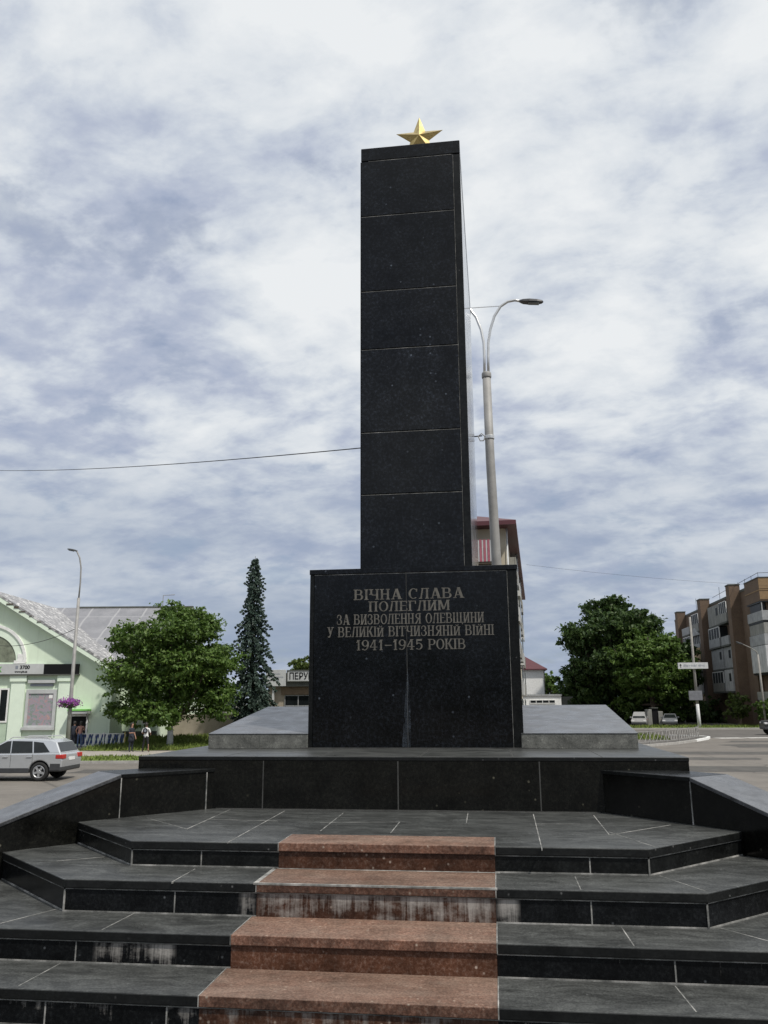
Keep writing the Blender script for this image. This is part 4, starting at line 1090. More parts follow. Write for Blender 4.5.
for fl in range(5):
    z0 = .6 + fl * 2.9
    b_ = MB().box(WL + 3.4, -.35, -1.15, 0, z0 + .05, z0 + .22); b_.box(WL + 3.4, -.35, -1.15, -1.08, z0 + .22, z0 + 1.15); b_.box(WL + 3.4, WL + 3.46, -1.08, 0, z0 + .22, z0 + 1.15); b_.box(-.41, -.35, -1.08, 0, z0 + .22, z0 + 1.15)
    bl_ = b_.build('balcony', M_plinth if fl < 4 else M_bark, mbd)
    window(WL + 4.2, -2.2, z0 + .3, z0 + 2.3, mbd, 3, 1)
    window(WL + .8, WL + 2.4, z0 + 1, z0 + 2.3, mbd, 2, 1)
    if fl == 4:
        rl_ = MB()
        for i in range(19): x = WL + 3.45 + i * .27; rl_.box(x, x + .16, -1.19, -1.16, z0 + .2, z0 + 1.75)
        rl_.build('balcony_screen', paint('maroon slats', (.33, .10, .13), .5, .2, 3), bl_)
        sl_ = MB()
        for i in range(19): x = WL + 3.62 + i * .27; sl_.box(x, x + .08, -1.18, -1.165, z0 + .2, z0 + 1.7)
        sl_.build('balcony_slat', M_panelw, bl_)
    for j, y0 in enumerate((3, 10, 17, 24, 31)):
        mt = [M_panel, M_panelw, M_panel2][(fl * 2 + j) % 3]
        bb = MB().box(0, .6, y0, y0 + 3.4, z0 + .02, z0 + .2); bb.box(.53, .6, y0, y0 + 3.4, z0 + .2, z0 + 1.15); bb.box(0, .53, y0, y0 + .07, z0 + .2, z0 + 1.15); bb.box(0, .53, y0 + 3.33, y0 + 3.4, z0 + .2, z0 + 1.15)
        bo = bb.build('balcony', mt, mbd)
        if (fl + j) % 2: MB().box(.48, .57, y0 + .1, y0 + 3.3, z0 + 1.15, z0 + 2.6).build('glazing', M_greyglass, bo)
        MB().box(-.02, .02, y0 + .5, y0 + 2.9, z0 + .3, z0 + 2.3).build('window', M_glass, mbd)
MB().tube([(.10, -.06, 0), (.10, -.06, 14.9)], .06, 8).build('drain_pipe', M_dirtywhite, mbd, smooth=True)
for z_, mt in ((6.6, M_redthing), (5.0, M_panelw), (3.6, M_panelw)):
    MB().lathe([(.02, -.08), (.24, .0), (.30, .07), (.29, .08), (.02, -.05)], 16, mat=Matrix.Translation((.32, 1.2, z_)) @ Matrix.Rotation(R(75), 4, 'X')).build('satellite_dish', mt, mbd, smooth=True)

# ------------------------------------------------------------------ far white house
wh = thing('white_house', 'small white house with maroon hipped roof in the distance', 'house', (1.0, 124, GZ))
MB().box(0, 6.0, 0, 9, 0, 7.6).build('wall', M_white, wh)
m_ = MB(); m_.add([(-.5, -.5, 7.6), (6.5, -.5, 7.6), (6.5, 9.5, 7.6), (-.5, 9.5, 7.6), (2.4, 3.4, 10.2), (2.4, 6, 10.2), (-.5, -.5, 7.45), (6.5, -.5, 7.45), (6.5, 9.5, 7.45), (-.5, 9.5, 7.45)], [(0, 1, 4), (1, 2, 5, 4), (2, 3, 5), (3, 0, 4, 5), (0, 6, 7, 1), (1, 7, 8, 2), (2, 8, 9, 3), (3, 9, 6, 0), (9, 8, 7, 6)])
m_.build('roof', M_maroon, wh)
MB().tube([(6.05, -.08, 0), (6.05, -.08, 7.5)], .08, 6).build('drain_pipe', M_plinth, wh)
window(1.0, 2.4, 4.6, 6.2, wh); window(3.6, 5.0, 1.4, 3.0, wh)
ow = thing('white_annex', 'long low white building with a flat roof before the white house', 'building', (3.3, 116, GZ))
MB().box(0, 5.4, 0, 4, 0, 3.7).build('wall', M_white, ow)
MB().box(-.1, 5.5, -.15, 4.1, 3.7, 3.92).build('roof', M_panel, ow)
MB().box(5.5, 7.0, .5, 4, 0, 3.6).build('side_wall', M_plinth, ow)
window(1.2, 4.6, 2.7, 3.2, ow, 4, 1)

# ------------------------------------------------------------------ brick apartment block on the right
bk = thing('apartment_building', 'brown brick apartment block with tall piers and glazed balconies', 'building', (30.5, 98, GZ))
H = 16.55
MB().box(0, 12, 5.3, 47.5, 0, H - .55).build('wall', M_brick, bk)
MB().box(.6, 12, 0, 5.3, 0, H - .75).build('end_wall', M_brick, bk)
MB().box(-.05, 12, 5.3, 47.5, H - .55, H - .25).build('parapet', M_plinth, bk)
for (y0, y1, zt_) in ((8.8, 10.3, H + .4), (23.8, 25.6, H + .4), (39.2, 40.8, H + .2)):
    MB().box(-1.3, -.002, y0, y1, 0, zt_).build('pier', M_brick, bk)
    MB().box(-1.36, .05, y0 - .06, y1 + .06, zt_, zt_ + .14).build('pier_cap', M_plinth, bk)
# the projecting corner stack nearest the street
cs = MB().box(-.5, 3.2, -.3, 5.2, 13.95, H); c_ = cs.build('loggia_hood', M_brick, bk)
MB().box(-.56, 3.26, -.36, 5.26, H, H + .1).build('parapet_cap', M_plinth, c_)
MB().box(-.53, 3.2, -.33, 5.2, 15.1, 15.22).build('brick_band', M_ochre, c_)
m_ = MB(); m_.box(-.52, 3.22, -.34, -.31, 14.1, 15.0); m_.box(-.52, 3.22, -.34, -.31, 15.3, H - .1); m_.build('brick_face', M_ochre, c_)
m_ = MB(); m_.tube([(-.5, -.3, H + .55), (3.2, -.3, H + .55)], .03, 5); m_.tube([(-.5, -.3, H + .55), (-.5, 20, H + .2)], .03, 5)
for y0 in (0, 2.6, 5.2, 8): m_.tube([(-.45, -.25 + y0, H), (-.45, -.25 + y0, H + .6)], .025, 5)
m_.build('roof_rail', M_dark, c_)
def enclosed(x0, x1, y0, y1, z0, z1, mt, name='balcony'):
    return MB().box(x0, x1, y0, y1, z0, z1).build(name, mt, bk, bevel=.03)
MB().box(-.44, 3.1, -.2, 5.1, 13.80, 13.95).build('floor_slab', M_dark, bk)
lv = [(11.75, 12.85, M_panel), (9.05, 10.25, M_panel), (6.0, 9.0, M_bpanelw)]
for i, (z0, z1, mt) in enumerate(lv):
    bo = enclosed(-.5, 3.2, -.3, 5.2, z0, z1, mt)
    MB().box(-.44, 3.1, -.2, 5.1, z0 - .22, z0 - .003).build('floor_slab', M_dark, bk)
bo = enclosed(-.4, 3.1, -.2, 5.1, 10.28, 11.5, M_panel2)
def win_y(x0, x1, z0, z1, y, par, nu=2):
    return window(x0, x1, z0, z1, par, nu, 1, y=y, t=.12)
win_y(.15, 2.6, 10.3, 11.45, -.22, bk, 3); win_y(.3, 2.8, 7.1, 8.7, -.33, bk, 3)
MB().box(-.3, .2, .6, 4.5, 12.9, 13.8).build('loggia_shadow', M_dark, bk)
MB().box(.3, 3.0, .3, 5.1, 12.85, 13.8).build('loggia_wall', M_brick, bk)
for x0 in (-.42, 1.2, 3.0): MB().box(x0, x0 + .1, -.2, -.1, 12.85, 13.8).build('loggia_post', M_panel, bk)
win_y(.9, 2.6, 4.0, 5.4, -.03, bk); win_y(.9, 2.6, 1.2, 2.6, -.03, bk)
MB().box(-.4, 2.4, .4, 4.8, 3.0, 3.9).build('balcony', M_panel2, bk)
MB().box(-.44, 2.5, .35, 4.9, 2.8, 3.0).build('floor_slab', M_dark, bk)
# two stacks of balconies between the piers
rs_ = random.Random(5)
for (y0, y1) in ((11.6, 15.2), (15.9, 21.5), (26.6, 31), (32.6, 37.5)):
    for fl in range(5):
        z0 = 1.2 + fl * 2.9
        if fl == 0:
            MB().box(-.03, .02, y0 + .6, y0 + 2.2, .9, 2.3).build('window', M_shglass, bk); continue
        dx = -1.15 if rs_.random() < .7 else -.95
        mt = rs_.choice((M_panel, M_panel2, M_bpanelw, M_panel))
        glz = rs_.random() < .68
        b_ = MB().box(dx, -.004, y0, y1, z0 - .2, z0).build('floor_slab', M_plinth, bk)
        bo = MB().box(dx, -.006, y0 + .02, y1 - .02, z0 + .003, z0 + (1.1 if rs_.random() < .7 else 2.65)).build('balcony', mt, bk, bevel=.02)
        top = bo.data.vertices[4].co.z
        if top < z0 + 2:
            if glz:
                w_ = MB()
                n_ = 4
                for i in range(n_ + 1): yy = y0 + .1 + (y1 - y0 - .2) * i / n_; w_.box(dx + .04, dx + .14, yy - .05, yy + .05, top + .004, z0 + 2.6)
                w_.box(dx + .04, dx + .14, y0 + .05, y1 - .05, z0 + 2.5, z0 + 2.6)
                fo = w_.build('window', M_white, bk)
                MB().box(dx + .05, -.02, y0 + .08, y1 - .08, top + .006, z0 + 2.49).build('pane', M_shglass, fo)
            else:
                MB().box(-.05, .02, y0 + .5, y1 - .6, z0 + .3, z0 + 2.3).build('window', M_shglass, bk)
        else:
            MB().box(dx - .02, dx + .02, y0 + .5, y0 + 1.4, z0 + 1.2, z0 + 2.2).build('window', M_shglass, bk)
            MB().box(dx + .3, -.3, y0 - .0, y0 + .03, z0 + 1.2, z0 + 2.2).build('window', M_shglass, bk)
# a little gabled lean-to on the top of the far stack
m_ = MB(); m_.add([(-1.4, 26.2, 12.2), (-1.4, 31.3, 12.2), (0, 31.3, 12.2), (0, 26.2, 12.2), (-1.4, 28.7, 13.3), (0, 28.7, 13.3)], [(0, 1, 2, 3), (0, 4, 1), (0, 3, 5, 4), (1, 4, 5, 2), (2, 5, 3)])
m_.build('balcony_roof', M_panel, bk)
MB().box(-1.25, -1.16, 26.6, 31, 8.4, 10.4).build('ochre_cladding', paint('ochre board', (.46, .33, .15), .7, .2, 2), bk)
for (x0, y0, h_) in ((1, 22, 1.9), (2, 34, 1.6), (1.5, 38, 2.2)):
    MB().tube([(x0, y0, H - .3), (x0, y0, H + h_)], .03, 5).build('antenna', M_dark, bk)

# ------------------------------------------------------------------ low fence on the island
fl_ = thing('low_fence', 'low lattice metal fence standing on the traffic island', 'fence', (9.6, 58.9, GZ + .08))
path_ = [(-1.2, -.6), (.2, .4), (2.5, 3.6), (4.4, 7.0), (6.0, 10.4), (6.4, 12.2)]
def along(d):
    for a, b_ in zip(path_, path_[1:]):
        a, b_ = Vector(a), Vector(b_); l = (b_ - a).length
        if d <= l: return a + (b_ - a) * d / l
        d -= l
    return Vector(path_[-1])
tot = sum((Vector(b_) - Vector(a)).length for a, b_ in zip(path_, path_[1:]))
rails = MB(); lat = MB(); n_ = 26
for i in range(n_):
    a, b_ = along(tot * i / n_), along(tot * (i + 1) / n_)
    for z_ in (.18, .86): rails.tube([(a.x, a.y, z_), (b_.x, b_.y, z_)], .024, 5)
    lat.tube([(a.x, a.y, .18), (b_.x, b_.y, .86)], .018, 5); lat.tube([(a.x, a.y, .86), (b_.x, b_.y, .18)], .018, 5)
rails.build('rail', M_steel, fl_); lat.build('lattice', M_steel, fl_)
for i in range(7):
    a = along(tot * i / 6); MB().tube([(a.x, a.y, -.1), (a.x, a.y, .95)], .04, 8).build('post', M_steel, fl_)
# boulder at the fence's near end
o = MB()
for s_ in range(3):
    a = random.random(); o.lathe([(.05, 0), (.28 + .1 * a, .04), (.24, .16), (.06, .24)], 9, mat=Matrix.Translation((.38 * s_, .1 * (s_ % 2), 0)) @ Matrix.Scale(.8 + .3 * a, 4))
rk_ = o.build('stone_heap', M_conc, smooth=True); rk_.location = (8.7, 57.8, GZ + .02); tag(rk_, 'heap of grey stones by the near end of the low fence', 'stones')

# blue, white and yellow barrier by the cash machine
bf = thing('crowd_barrier', 'low lattice barrier in blue white and yellow by the green building doorway', 'barrier', (-28.3, 55.3, GZ + .12), math.atan2(.1305, .9914))
cols = [M_blue, M_white, M_blue, M_blue, M_white]
r_ = MB()
for z_ in (.08, .86): r_.box(0, 2.95, -.02, .02, z_, z_ + .05)
r_.build('rail', M_white, bf)
for i in range(17):
    x = i * .174
    MB().xz([(x, .13), (x + .09, .13), (x + .25, .86), (x + .16, .86)], -.012, .012).build('slat', cols[i % 5], bf)
    MB().xz([(x + .16, .13), (x + .25, .13), (x + .09, .86), (x, .86)], .014, .034).build('slat', cols[(i + 2) % 5], bf)
for x in (0, 1.5, 2.95): MB().box(x - .03, x + .03, -.04, .06, -.05, 1.0).build('post', M_yellow if x > 2 else M_white, bf)

# ------------------------------------------------------------------ vehicles
def arc(cx, cz_, r, a0, a1, n):
    return [(cx + r * math.cos(R(a0 + (a1 - a0) * i / n)), cz_ + r * math.sin(R(a0 + (a1 - a0) * i / n))) for i in range(n + 1)]
def make_car(name, label, cat, loc, rz, P, col, group=None):
    """P: side outline numbers; x points to the nose"""
    t = thing(name, label, cat, loc, rz, group)
    W = P['w'] / 2; wr = P['wheel']; fx, rx = P['fx'], P['rx']; ar = wr + .06
    gnd = P['gc']
    low = [(P['tail'][0][0], gnd)]
    prof = list(P['tail']) + list(P['nose'])     # from the rear bottom over the belt to the nose bottom
    bot = [(prof[-1][0] - .05, gnd)] + arc(fx, wr, ar, 5, 175, 12) + arc(rx, wr, ar, 5, 175, 12)
    # keep the arch ends on the sill line
    bot = [(x, max(z, gnd)) for x, z in bot]
    MB().xz(prof + bot, -W, W).build('body', col, t, bevel=.07, smooth=False, seg=3)
    # dark lower cladding and bumpers
    MB().box(rx + ar - .01, fx - ar + .01, -W - .006, W + .006, gnd - .08, gnd + .12).build('sill', M_darkgrey, t, bevel=.02)
    MB().box(rx - .3, fx + .3, -W + .22, W - .22, gnd - .05, gnd + .35).build('underbody', M_dark, t)
    xr = prof[0][0]
    MB().box(xr - .10, xr + .42, -W - .004, W + .004, gnd - .03, gnd + .33).build('bumper', M_darkgrey, t, bevel=.06)
    xf = prof[-1][0]
    MB().box(xf - .38, xf + .06, -W - .004, W + .004, gnd - .06, gnd + .2).build('bumper', M_darkgrey, t, bevel=.06)
    # cabin
    G = P['cabin']; zb = P['belt']; zt_ = max(z for _, z in G)
    tp = P.get('taper', .20)
    def hw(z): return W - .03 - max(0, z - zb) / (zt_ - zb) * tp
    vs = [(x, -hw(z), z) for x, z in G] + [(x, hw(z), z) for x, z in G]; n = len(G)
    MB().add(vs, [tuple(range(n)), tuple(range(2 * n - 1, n - 1, -1))] + [((i + 1) % n, i, n + i, n + (i + 1) % n) for i in range(n)]).build('cabin', col, t, bevel=.05, seg=3)
    for s in (-1, 1):
        for wp_ in P['windows']:
            m_ = MB(); k = len(wp_)
            vs = [(x, s * (hw(z) + .010), z) for x, z in wp_] + [(x, s * (hw(z) - .03), z) for x, z in wp_]
            m_.add(vs, [tuple(range(k)), tuple(range(2 * k - 1, k - 1, -1))] + [((i + 1) % k, i, k + i, k + (i + 1) % k) for i in range(k)])
            m_.build('window', M_glass, t)
    for (a, b_) in P['screens']:     # windscreen and rear glass: two (x, z) ends of the slope
        a, b_ = Vector((a[0], 0, a[1])), Vector((b_[0], 0, b_[1])); d = (b_ - a).normalized()
        nrm = Vector((d.z, 0, -d.x)); 
        if (nrm.x > 0) != (a.x > 0): nrm = -nrm
        wa, wb = hw(a.z) - .10, hw(b_.z) - .10
        vs = []
        for off in (.012, -.03):
            for p_, w_ in ((a, wa), (b_, wb)):
                for s in (-1, 1): q_ = p_ + nrm * off; vs.append((q_.x, s * w_, q_.z))
        MB().add(vs, [(0, 1, 3, 2), (4, 6, 7, 5), (0, 2, 6, 4), (1, 5, 7, 3), (0, 4, 5, 1), (2, 3, 7, 6)]).build('windscreen', M_glass, t)
    for s in (-1, 1):
        for x in (fx, rx):
            Mw = Matrix.Translation((x, s * (W - .13), wr)) @ Matrix.Rotation(R(-90 * s), 4, 'X')
            prof_ = [(wr * .60, -.11), (wr * .90, -.12), (wr * .985, -.09), (wr, -.03), (wr, .05), (wr * .985, .10), (wr * .90, .125), (wr * .64, .12), (wr * .60, .08), (wr * .60, -.11)]
            wh_ = MB().lathe(prof_, 28, mat=Mw, cap=False).build('wheel', M_tyre, t, smooth=True)
            rm = MB().lathe([(wr * .56, .03), (wr * .66, .125), (wr * .62, .132), (wr * .55, .10), (wr * .56, .03)], 24, mat=Mw, cap=False)
            for k in range(5):
                a = 2 * math.pi * k / 5
                rm.box(.03, wr * .6, -.045, .045, .085, .118, mat=Mw @ Matrix.Rotation(a + .3, 4, 'Z'))
            rm.lathe([(.01, .06), (.085, .09), (.07, .128), (.01, .13)], 12, mat=Mw)
            rm.build('rim', M_rim, wh_)
            MB().lathe([(.02, .03), (wr * .6, .05), (wr * .6, .06), (.02, .06)], 20, mat=Mw).build('brake_disc', M_dark, wh_)
        # lamps, handles, mirrors
        tl = P['tl']; MB().box(tl[0] - .06, tl[0] + .26, s * W - .09 if s > 0 else s * W - .012, s * W + .012 if s > 0 else s * W + .09, tl[1], tl[1] + tl[2]).build('tail_light', M_lens, t, bevel=.03)
        MB().box(tl[0] - .045, tl[0] + .05, s * (W - .19) - .16, s * (W - .19) + .16, tl[1], tl[1] + tl[2]).build('tail_light', M_lens, t, bevel=.02)
        hl = P['hl']; MB().box(hl[0] - .25, hl[0] + .03, s * (W - .17) - .18, s * (W - .17) + .178, hl[1], hl[1] + .17).build('headlight', M_clear, t, bevel=.03)
        for hx in P['handles']: MB().box(hx - .11, hx + .11, s * (W + .018) - .016, s * (W + .018) + .016, zb - .15, zb - .11).build('door_handle', col, t, bevel=.008)
        mx = P['mirror']; MB().box(mx - .08, mx + .08, s * (W + .10) - .11, s * (W + .10) + .11, zb + .02, zb + .19).build('mirror', col, t, bevel=.04)
        for sx in P['seams']: MB().box(sx - .005, sx + .005, s * (W + .0005) - .003, s * (W + .0005) + .003, gnd + .14, zb - .03).build('door_seam', M_dark, t)
        if P.get('rails'):
            a, b_ = P['rails']; MB().tube([(a, s * (hw(zt_) - .06), zt_ - .05), (a + .15, s * (hw(zt_) - .06), zt_ + .05), (b_ - .15, s * (hw(zt_) - .06), zt_ + .05), (b_, s * (hw(zt_) - .06), zt_ - .03)], .02, 6).build('roof_rail', M_chrome, t)
    MB().box(prof[0][0] - .13, prof[0][0] - .05, -.26, .26, P['plate'], P['plate'] + .12).build('number_plate', M_white, t)
    return t
SUV = dict(w=1.93, wheel=.37, fx=1.43, rx=-1.43, gc=.40, belt=1.08,
           tail=[(-2.24, .40), (-2.34, .55), (-2.36, .80), (-2.31, 1.0), (-2.26, 1.09)],
           nose=[(.95, 1.06), (1.5, 1.03), (2.05, .93), (2.26, .80), (2.33, .60), (2.27, .40)],
           cabin=[(-2.26, 1.06), (-2.0, 1.50), (-1.74, 1.60), (-.6, 1.655), (.05, 1.61), (1.08, 1.04)],
           windows=[[(.86, 1.10), (.05, 1.54), (-.12, 1.56), (-.18, 1.10)], [(-.23, 1.10), (-.17, 1.56), (-1.0, 1.54), (-1.10, 1.10)], [(-1.16, 1.10), (-1.06, 1.53), (-1.46, 1.49), (-1.80, 1.13)]],
           screens=[((-2.22, 1.13), (-2.01, 1.485)), ((1.0, 1.10), (.14, 1.56))],
           tl=(-2.33, .86, .17), hl=(2.27, .70), handles=(-.02, -1.0), mirror=.72, seams=(.95, -.24, -1.13), rails=(-1.7, .0), plate=.78)
make_car('parked_car', 'silver sport utility car standing on the asphalt square', 'car', (-19.78, 33.15, GZ), R(180 + 5), SUV, M_silver)
SEDAN = dict(w=1.72, wheel=.31, fx=1.28, rx=-1.28, gc=.30, belt=.92,
             tail=[(-2.05, .30), (-2.14, .45), (-2.15, .75), (-2.08, .93)],
             nose=[(.80, .92), (1.5, .86), (1.98, .74), (2.1, .55), (2.05, .30)],
             cabin=[(-1.85, .91), (-1.25, 1.36), (-.6, 1.43), (.1, 1.38), (.92, .90)],
             windows=[[(.70, .95), (.08, 1.32), (-.20, 1.35), (-.24, .95)], [(-.32, .95), (-.28, 1.35), (-1.15, 1.30), (-1.45, .96)]],
             screens=[((-1.72, .98), (-1.30, 1.32)), ((.84, .95), (.16, 1.34))],
             tl=(-2.12, .66, .14), hl=(2.04, .56), handles=(-.05, -.95), mirror=.62, seams=(.80, -.28, -1.2), plate=.55)
make_car('parked_car', 'grey saloon car parked under the broad rounded tree', 'car', (20.9, 107.0, GZ), R(258), SEDAN, paint('grey car paint with tree shade', (.14, .15, .16), .35, .05, 2), 'cars under the trees')  # paint tone lowered to carry the shade of the tree
VAN = dict(SEDAN, cabin=[(-2.02, .91), (-1.9, 1.55), (-1.6, 1.66), (.1, 1.66), (1.05, .90)],
           windows=[[(.80, .95), (.12, 1.52), (-.20, 1.55), (-.24, .95)], [(-.32, .95), (-.28, 1.55), (-1.2, 1.52), (-1.3, .96)]],
           screens=[((-2.0, 1.0), (-1.9, 1.5)), ((.98, .95), (.16, 1.58))])
make_car('parked_car', 'white rounded van parked under the trees, outermost of the vehicles there', 'van', (17.2, 106.5, GZ), R(258), VAN, paint('white car paint with tree shade', (.27, .27, .265), .4, .08, 2), 'cars under the trees')  # white paint darkened, with the trees' shade put into its colour
JEEP = dict(w=1.85, wheel=.42, fx=1.45, rx=-1.40, gc=.52, belt=1.28,
            tail=[(-2.1, .52), (-2.18, .7), (-2.18, 1.1), (-2.14, 1.29)],
            nose=[(.55, 1.28), (1.6, 1.25), (2.0, 1.18), (2.1, .95), (2.08, .52)],
            cabin=[(-2.12, 1.27), (-2.05, 1.84), (-1.8, 1.93), (-.1, 1.95), (.12, 1.9), (.68, 1.26)],
            windows=[[(.50, 1.32), (.10, 1.82), (-.35, 1.84), (-.38, 1.32)], [(-.48, 1.32), (-.45, 1.84), (-1.25, 1.82), (-1.3, 1.32)], [(-1.4, 1.32), (-1.35, 1.82), (-1.9, 1.8), (-1.98, 1.32)]],
            screens=[((-2.12, 1.34), (-2.07, 1.78)), ((.62, 1.33), (.18, 1.84))], taper=.16,
            tl=(-2.14, .95, .2), hl=(2.06, .92), handles=(-.2, -1.1), mirror=.5, seams=(.55, -.42, -1.35), plate=.85)
make_car('off_road_car', 'black boxy off road car entering the street by the brick block', 'car', (25.3, 78.7, GZ), R(176), JEEP, M_carblack)
# two part kiosk under the trees: white boards toned dark for their shade, black opening
kk = thing('street_kiosk', 'white street kiosk with a black opening under the trees', 'kiosk', (19.4, 108.2, GZ))
MB().box(-.95, -.38, 0, 1.6, 0, 1.95).build('side_panel', M_panel2, kk, bevel=.03)
MB().box(.38, .95, 0, 1.6, 0, 1.7).build('side_panel', M_panel2, kk, bevel=.03)
MB().box(-.378, .378, .1, 1.6, 0, 2.05).build('opening', M_ink, kk)
MB().box(-.42, .42, -.05, 1.65, 2.05, 2.16).build('roof', M_plinth, kk, bevel=.02)

# ------------------------------------------------------------------ people
def person(label, loc, rz, pose, mats, hair=.03, dress=False, group=None):
    """pose: joints in metres, person faces -y; one skinned body, clothing by region"""
    bm_me = bpy.data.meshes.new('person_body')
    V = []; Ed = []; Rd = []; idx = {}
    def j(n, p, r): idx[n] = len(V); V.append(p); Rd.append(r)
    def e(a, b_): Ed.append((idx[a], idx[b_]))
    j('pelvis', (0, 0, .95), (.155, .115)); j('belly', (0, -.01, 1.08), (.14, .105)); j('chest', (pose.get('lean', 0) * .4, pose.get('bend', 0) * .5, 1.28), (.17, .115)); j('neckb', (pose.get('lean', 0) * .6, pose.get('bend', 0) * .8, 1.44), (.085, .075)); j('neck', (pose.get('lean', 0) * .7, pose.get('bend', 0), 1.51), (.055, .055))
    hx, hy = pose.get('lean', 0) * .8, pose.get('bend', 0) * 1.1
    j('jaw', (hx, hy - .02, 1.57), (.068, .08)); j('head', (hx, hy - .005, 1.65), (.08, .098)); j('crown', (hx, hy + .005, 1.72), (.06, .075))
    j('nose', (hx, hy - .115, 1.63), (.014, .016))
    for a, b_ in (('pelvis', 'belly'), ('belly', 'chest'), ('chest', 'neckb'), ('neckb', 'neck'), ('neck', 'jaw'), ('jaw', 'head'), ('head', 'crown'), ('head', 'nose')): e(a, b_)
    for s, nm in ((-1, 'l'), (1, 'r')):
        sh = pose['sh' + nm] if 'sh' + nm in pose else (s * .19 + hx * .6, hy * .7, 1.40)
        el = pose.get('el' + nm, (s * .26, .02, 1.12)); wr_ = pose.get('wr' + nm, (s * .27, -.05, .87))
        j('sh' + nm, sh, (.06, .06)); j('el' + nm, el, (.043, .043)); j('wr' + nm, wr_, (.030, .026))
        d = (Vector(wr_) - Vector(el)).normalized()
        pl = Vector(wr_) + d * .075; j('palm' + nm, tuple(pl), (.034, .018))
        e('chest', 'sh' + nm); e('sh' + nm, 'el' + nm); e('el' + nm, 'wr' + nm); e('wr' + nm, 'palm' + nm)
        side = Vector((0, 1, 0)) if abs(d.y) < .7 else Vector((0, 0, 1))
        for k, ln in enumerate((.075, .085, .08, .062)):
            base = pl + side * (.027 - .018 * k) + d * .01
            j('f%d%s' % (k, nm), tuple(base + d * ln * .55 + Vector((-s * .008, 0, 0))), (.009, .009)); j('g%d%s' % (k, nm), tuple(base + d * ln + Vector((-s * .022, 0, 0))), (.007, .007))
            e('palm' + nm, 'f%d%s' % (k, nm)); e('f%d%s' % (k, nm), 'g%d%s' % (k, nm))
        j('th' + nm, tuple(Vector(wr_) + d * .05 - side * .045), (.010, .010)); e('wr' + nm, 'th' + nm)
        hp = (s * .09, 0, .88); kn = pose.get('kn' + nm, (s * .11, -.02, .50)); an = pose.get('an' + nm, (s * .12, .02, .09))
        j('hip' + nm, hp, (.095, .10)); j('kn' + nm, kn, (.062, .065)); j('cf' + nm, tuple(Vector(kn).lerp(Vector(an), .35) + Vector((0, .02, 0))), (.055, .06)); j('an' + nm, an, (.040, .045)); j('ft' + nm, (an[0] + s * .02, an[1] - .14, .035), (.042, .03))
        e('pelvis', 'hip' + nm); e('hip' + nm, 'kn' + nm); e('kn' + nm, 'cf' + nm); e('cf' + nm, 'an' + nm); e('an' + nm, 'ft' + nm)
    bm_me.from_pydata(V, Ed, [])
    o = bpy.data.objects.new('person_tmp', bm_me); COL.objects.link(o)
    o.modifiers.new('skin', 'SKIN'); sd = o.modifiers.new('sub', 'SUBSURF'); sd.levels = 1; sd.render_levels = 1
    if not bm_me.skin_vertices: 
        bm_me.attributes  # skin layer is created with the modifier
    sv = bm_me.skin_vertices[0].data
    for i, r_ in enumerate(Rd): sv[i].radius = r_; sv[i].use_root = (i == 0)
    bpy.context.view_layer.update()
    me = bpy.data.meshes.new_from_object(o.evaluated_get(bpy.context.evaluated_depsgraph_get()))
    bpy.data.objects.remove(o)
    me.materials.clear()
    for m_ in mats: me.materials.append(m_)     # skin, top, legs, shoes, (print)
    wl = Vector(pose.get('wrl', (-.27, -.05, .87))); wr2 = Vector(pose.get('wrr', (.27, -.05, .87)))
    for p_ in me.polygons:
        c = p_.center; p_.use_smooth = True
        hand = min((c - wl).length, (c - wr2).length) < .14
        arm = abs(c.x - hx * .5) > .205
        if hand or c.z > 1.475: k = 0
        elif c.z < .09: k = 3
        elif arm: k = 0 if c.z < 1.17 and not pose.get('sleeves') else 1
        elif c.z > .93: k = 1
        elif pose.get('bare') and c.z < pose['bare']: k = 0
        else: k = 2
        p_.material_index = k
    b_o = bpy.data.objects.new('person', me); COL.objects.link(b_o)
    b_o.location = loc; b_o.rotation_euler = (0, 0, rz)
    tag(b_o, label, 'person', group)
    hb = MB()
    n = 12; vs = []; fs = []
    rows = [(.0, 1.775), (.05, 1.765), (.085, 1.735), (.102, 1.69), (.105, 1.645), (.098, 1.60 - hair)]
    for i, (r_, z_) in enumerate(rows):
        for k in range(n):
            a = 2 * math.pi * k / n
            yy = math.sin(a) * r_ * 1.14
            zz = z_
            if yy < -.03 and i >= 3: zz = 1.69 + (z_ - 1.69) * .1
            vs.append((hx + math.cos(a) * r_, hy + .012 + (yy if yy > -.085 else -.085), zz))
    for i in range(len(rows) - 1):
        for k in range(n): fs.append((i * n + k, i * n + (k + 1) % n, (i + 1) * n + (k + 1) % n, (i + 1) * n + k))
    hb.add(vs, fs).build('hair', M_hair, b_o, smooth=True)
    if dress:
        hb = MB(); hb.lathe([(.150, 1.06), (.175, .96), (.20, .80), (.215, .62), (.205, .62), (.14, 1.05)], 16, mat=Matrix.Diagonal((1, .8, 1, 1))); hb.build('skirt', mats[2], b_o, smooth=True)
    return b_o
gp = GZ + .10
pA = person('person in a dark dress standing by the leafy tree, side on', (-22.45, 50.2, gp), R(70), dict(ell=(-.25, -.05, 1.14), wrl=(-.17, -.26, 1.16), elr=(.25, .02, 1.14), wrr=(.24, -.10, .90)), [M_skin, M_navy, M_navy, M_shoe], hair=.12, dress=True, group='people on the footpath')
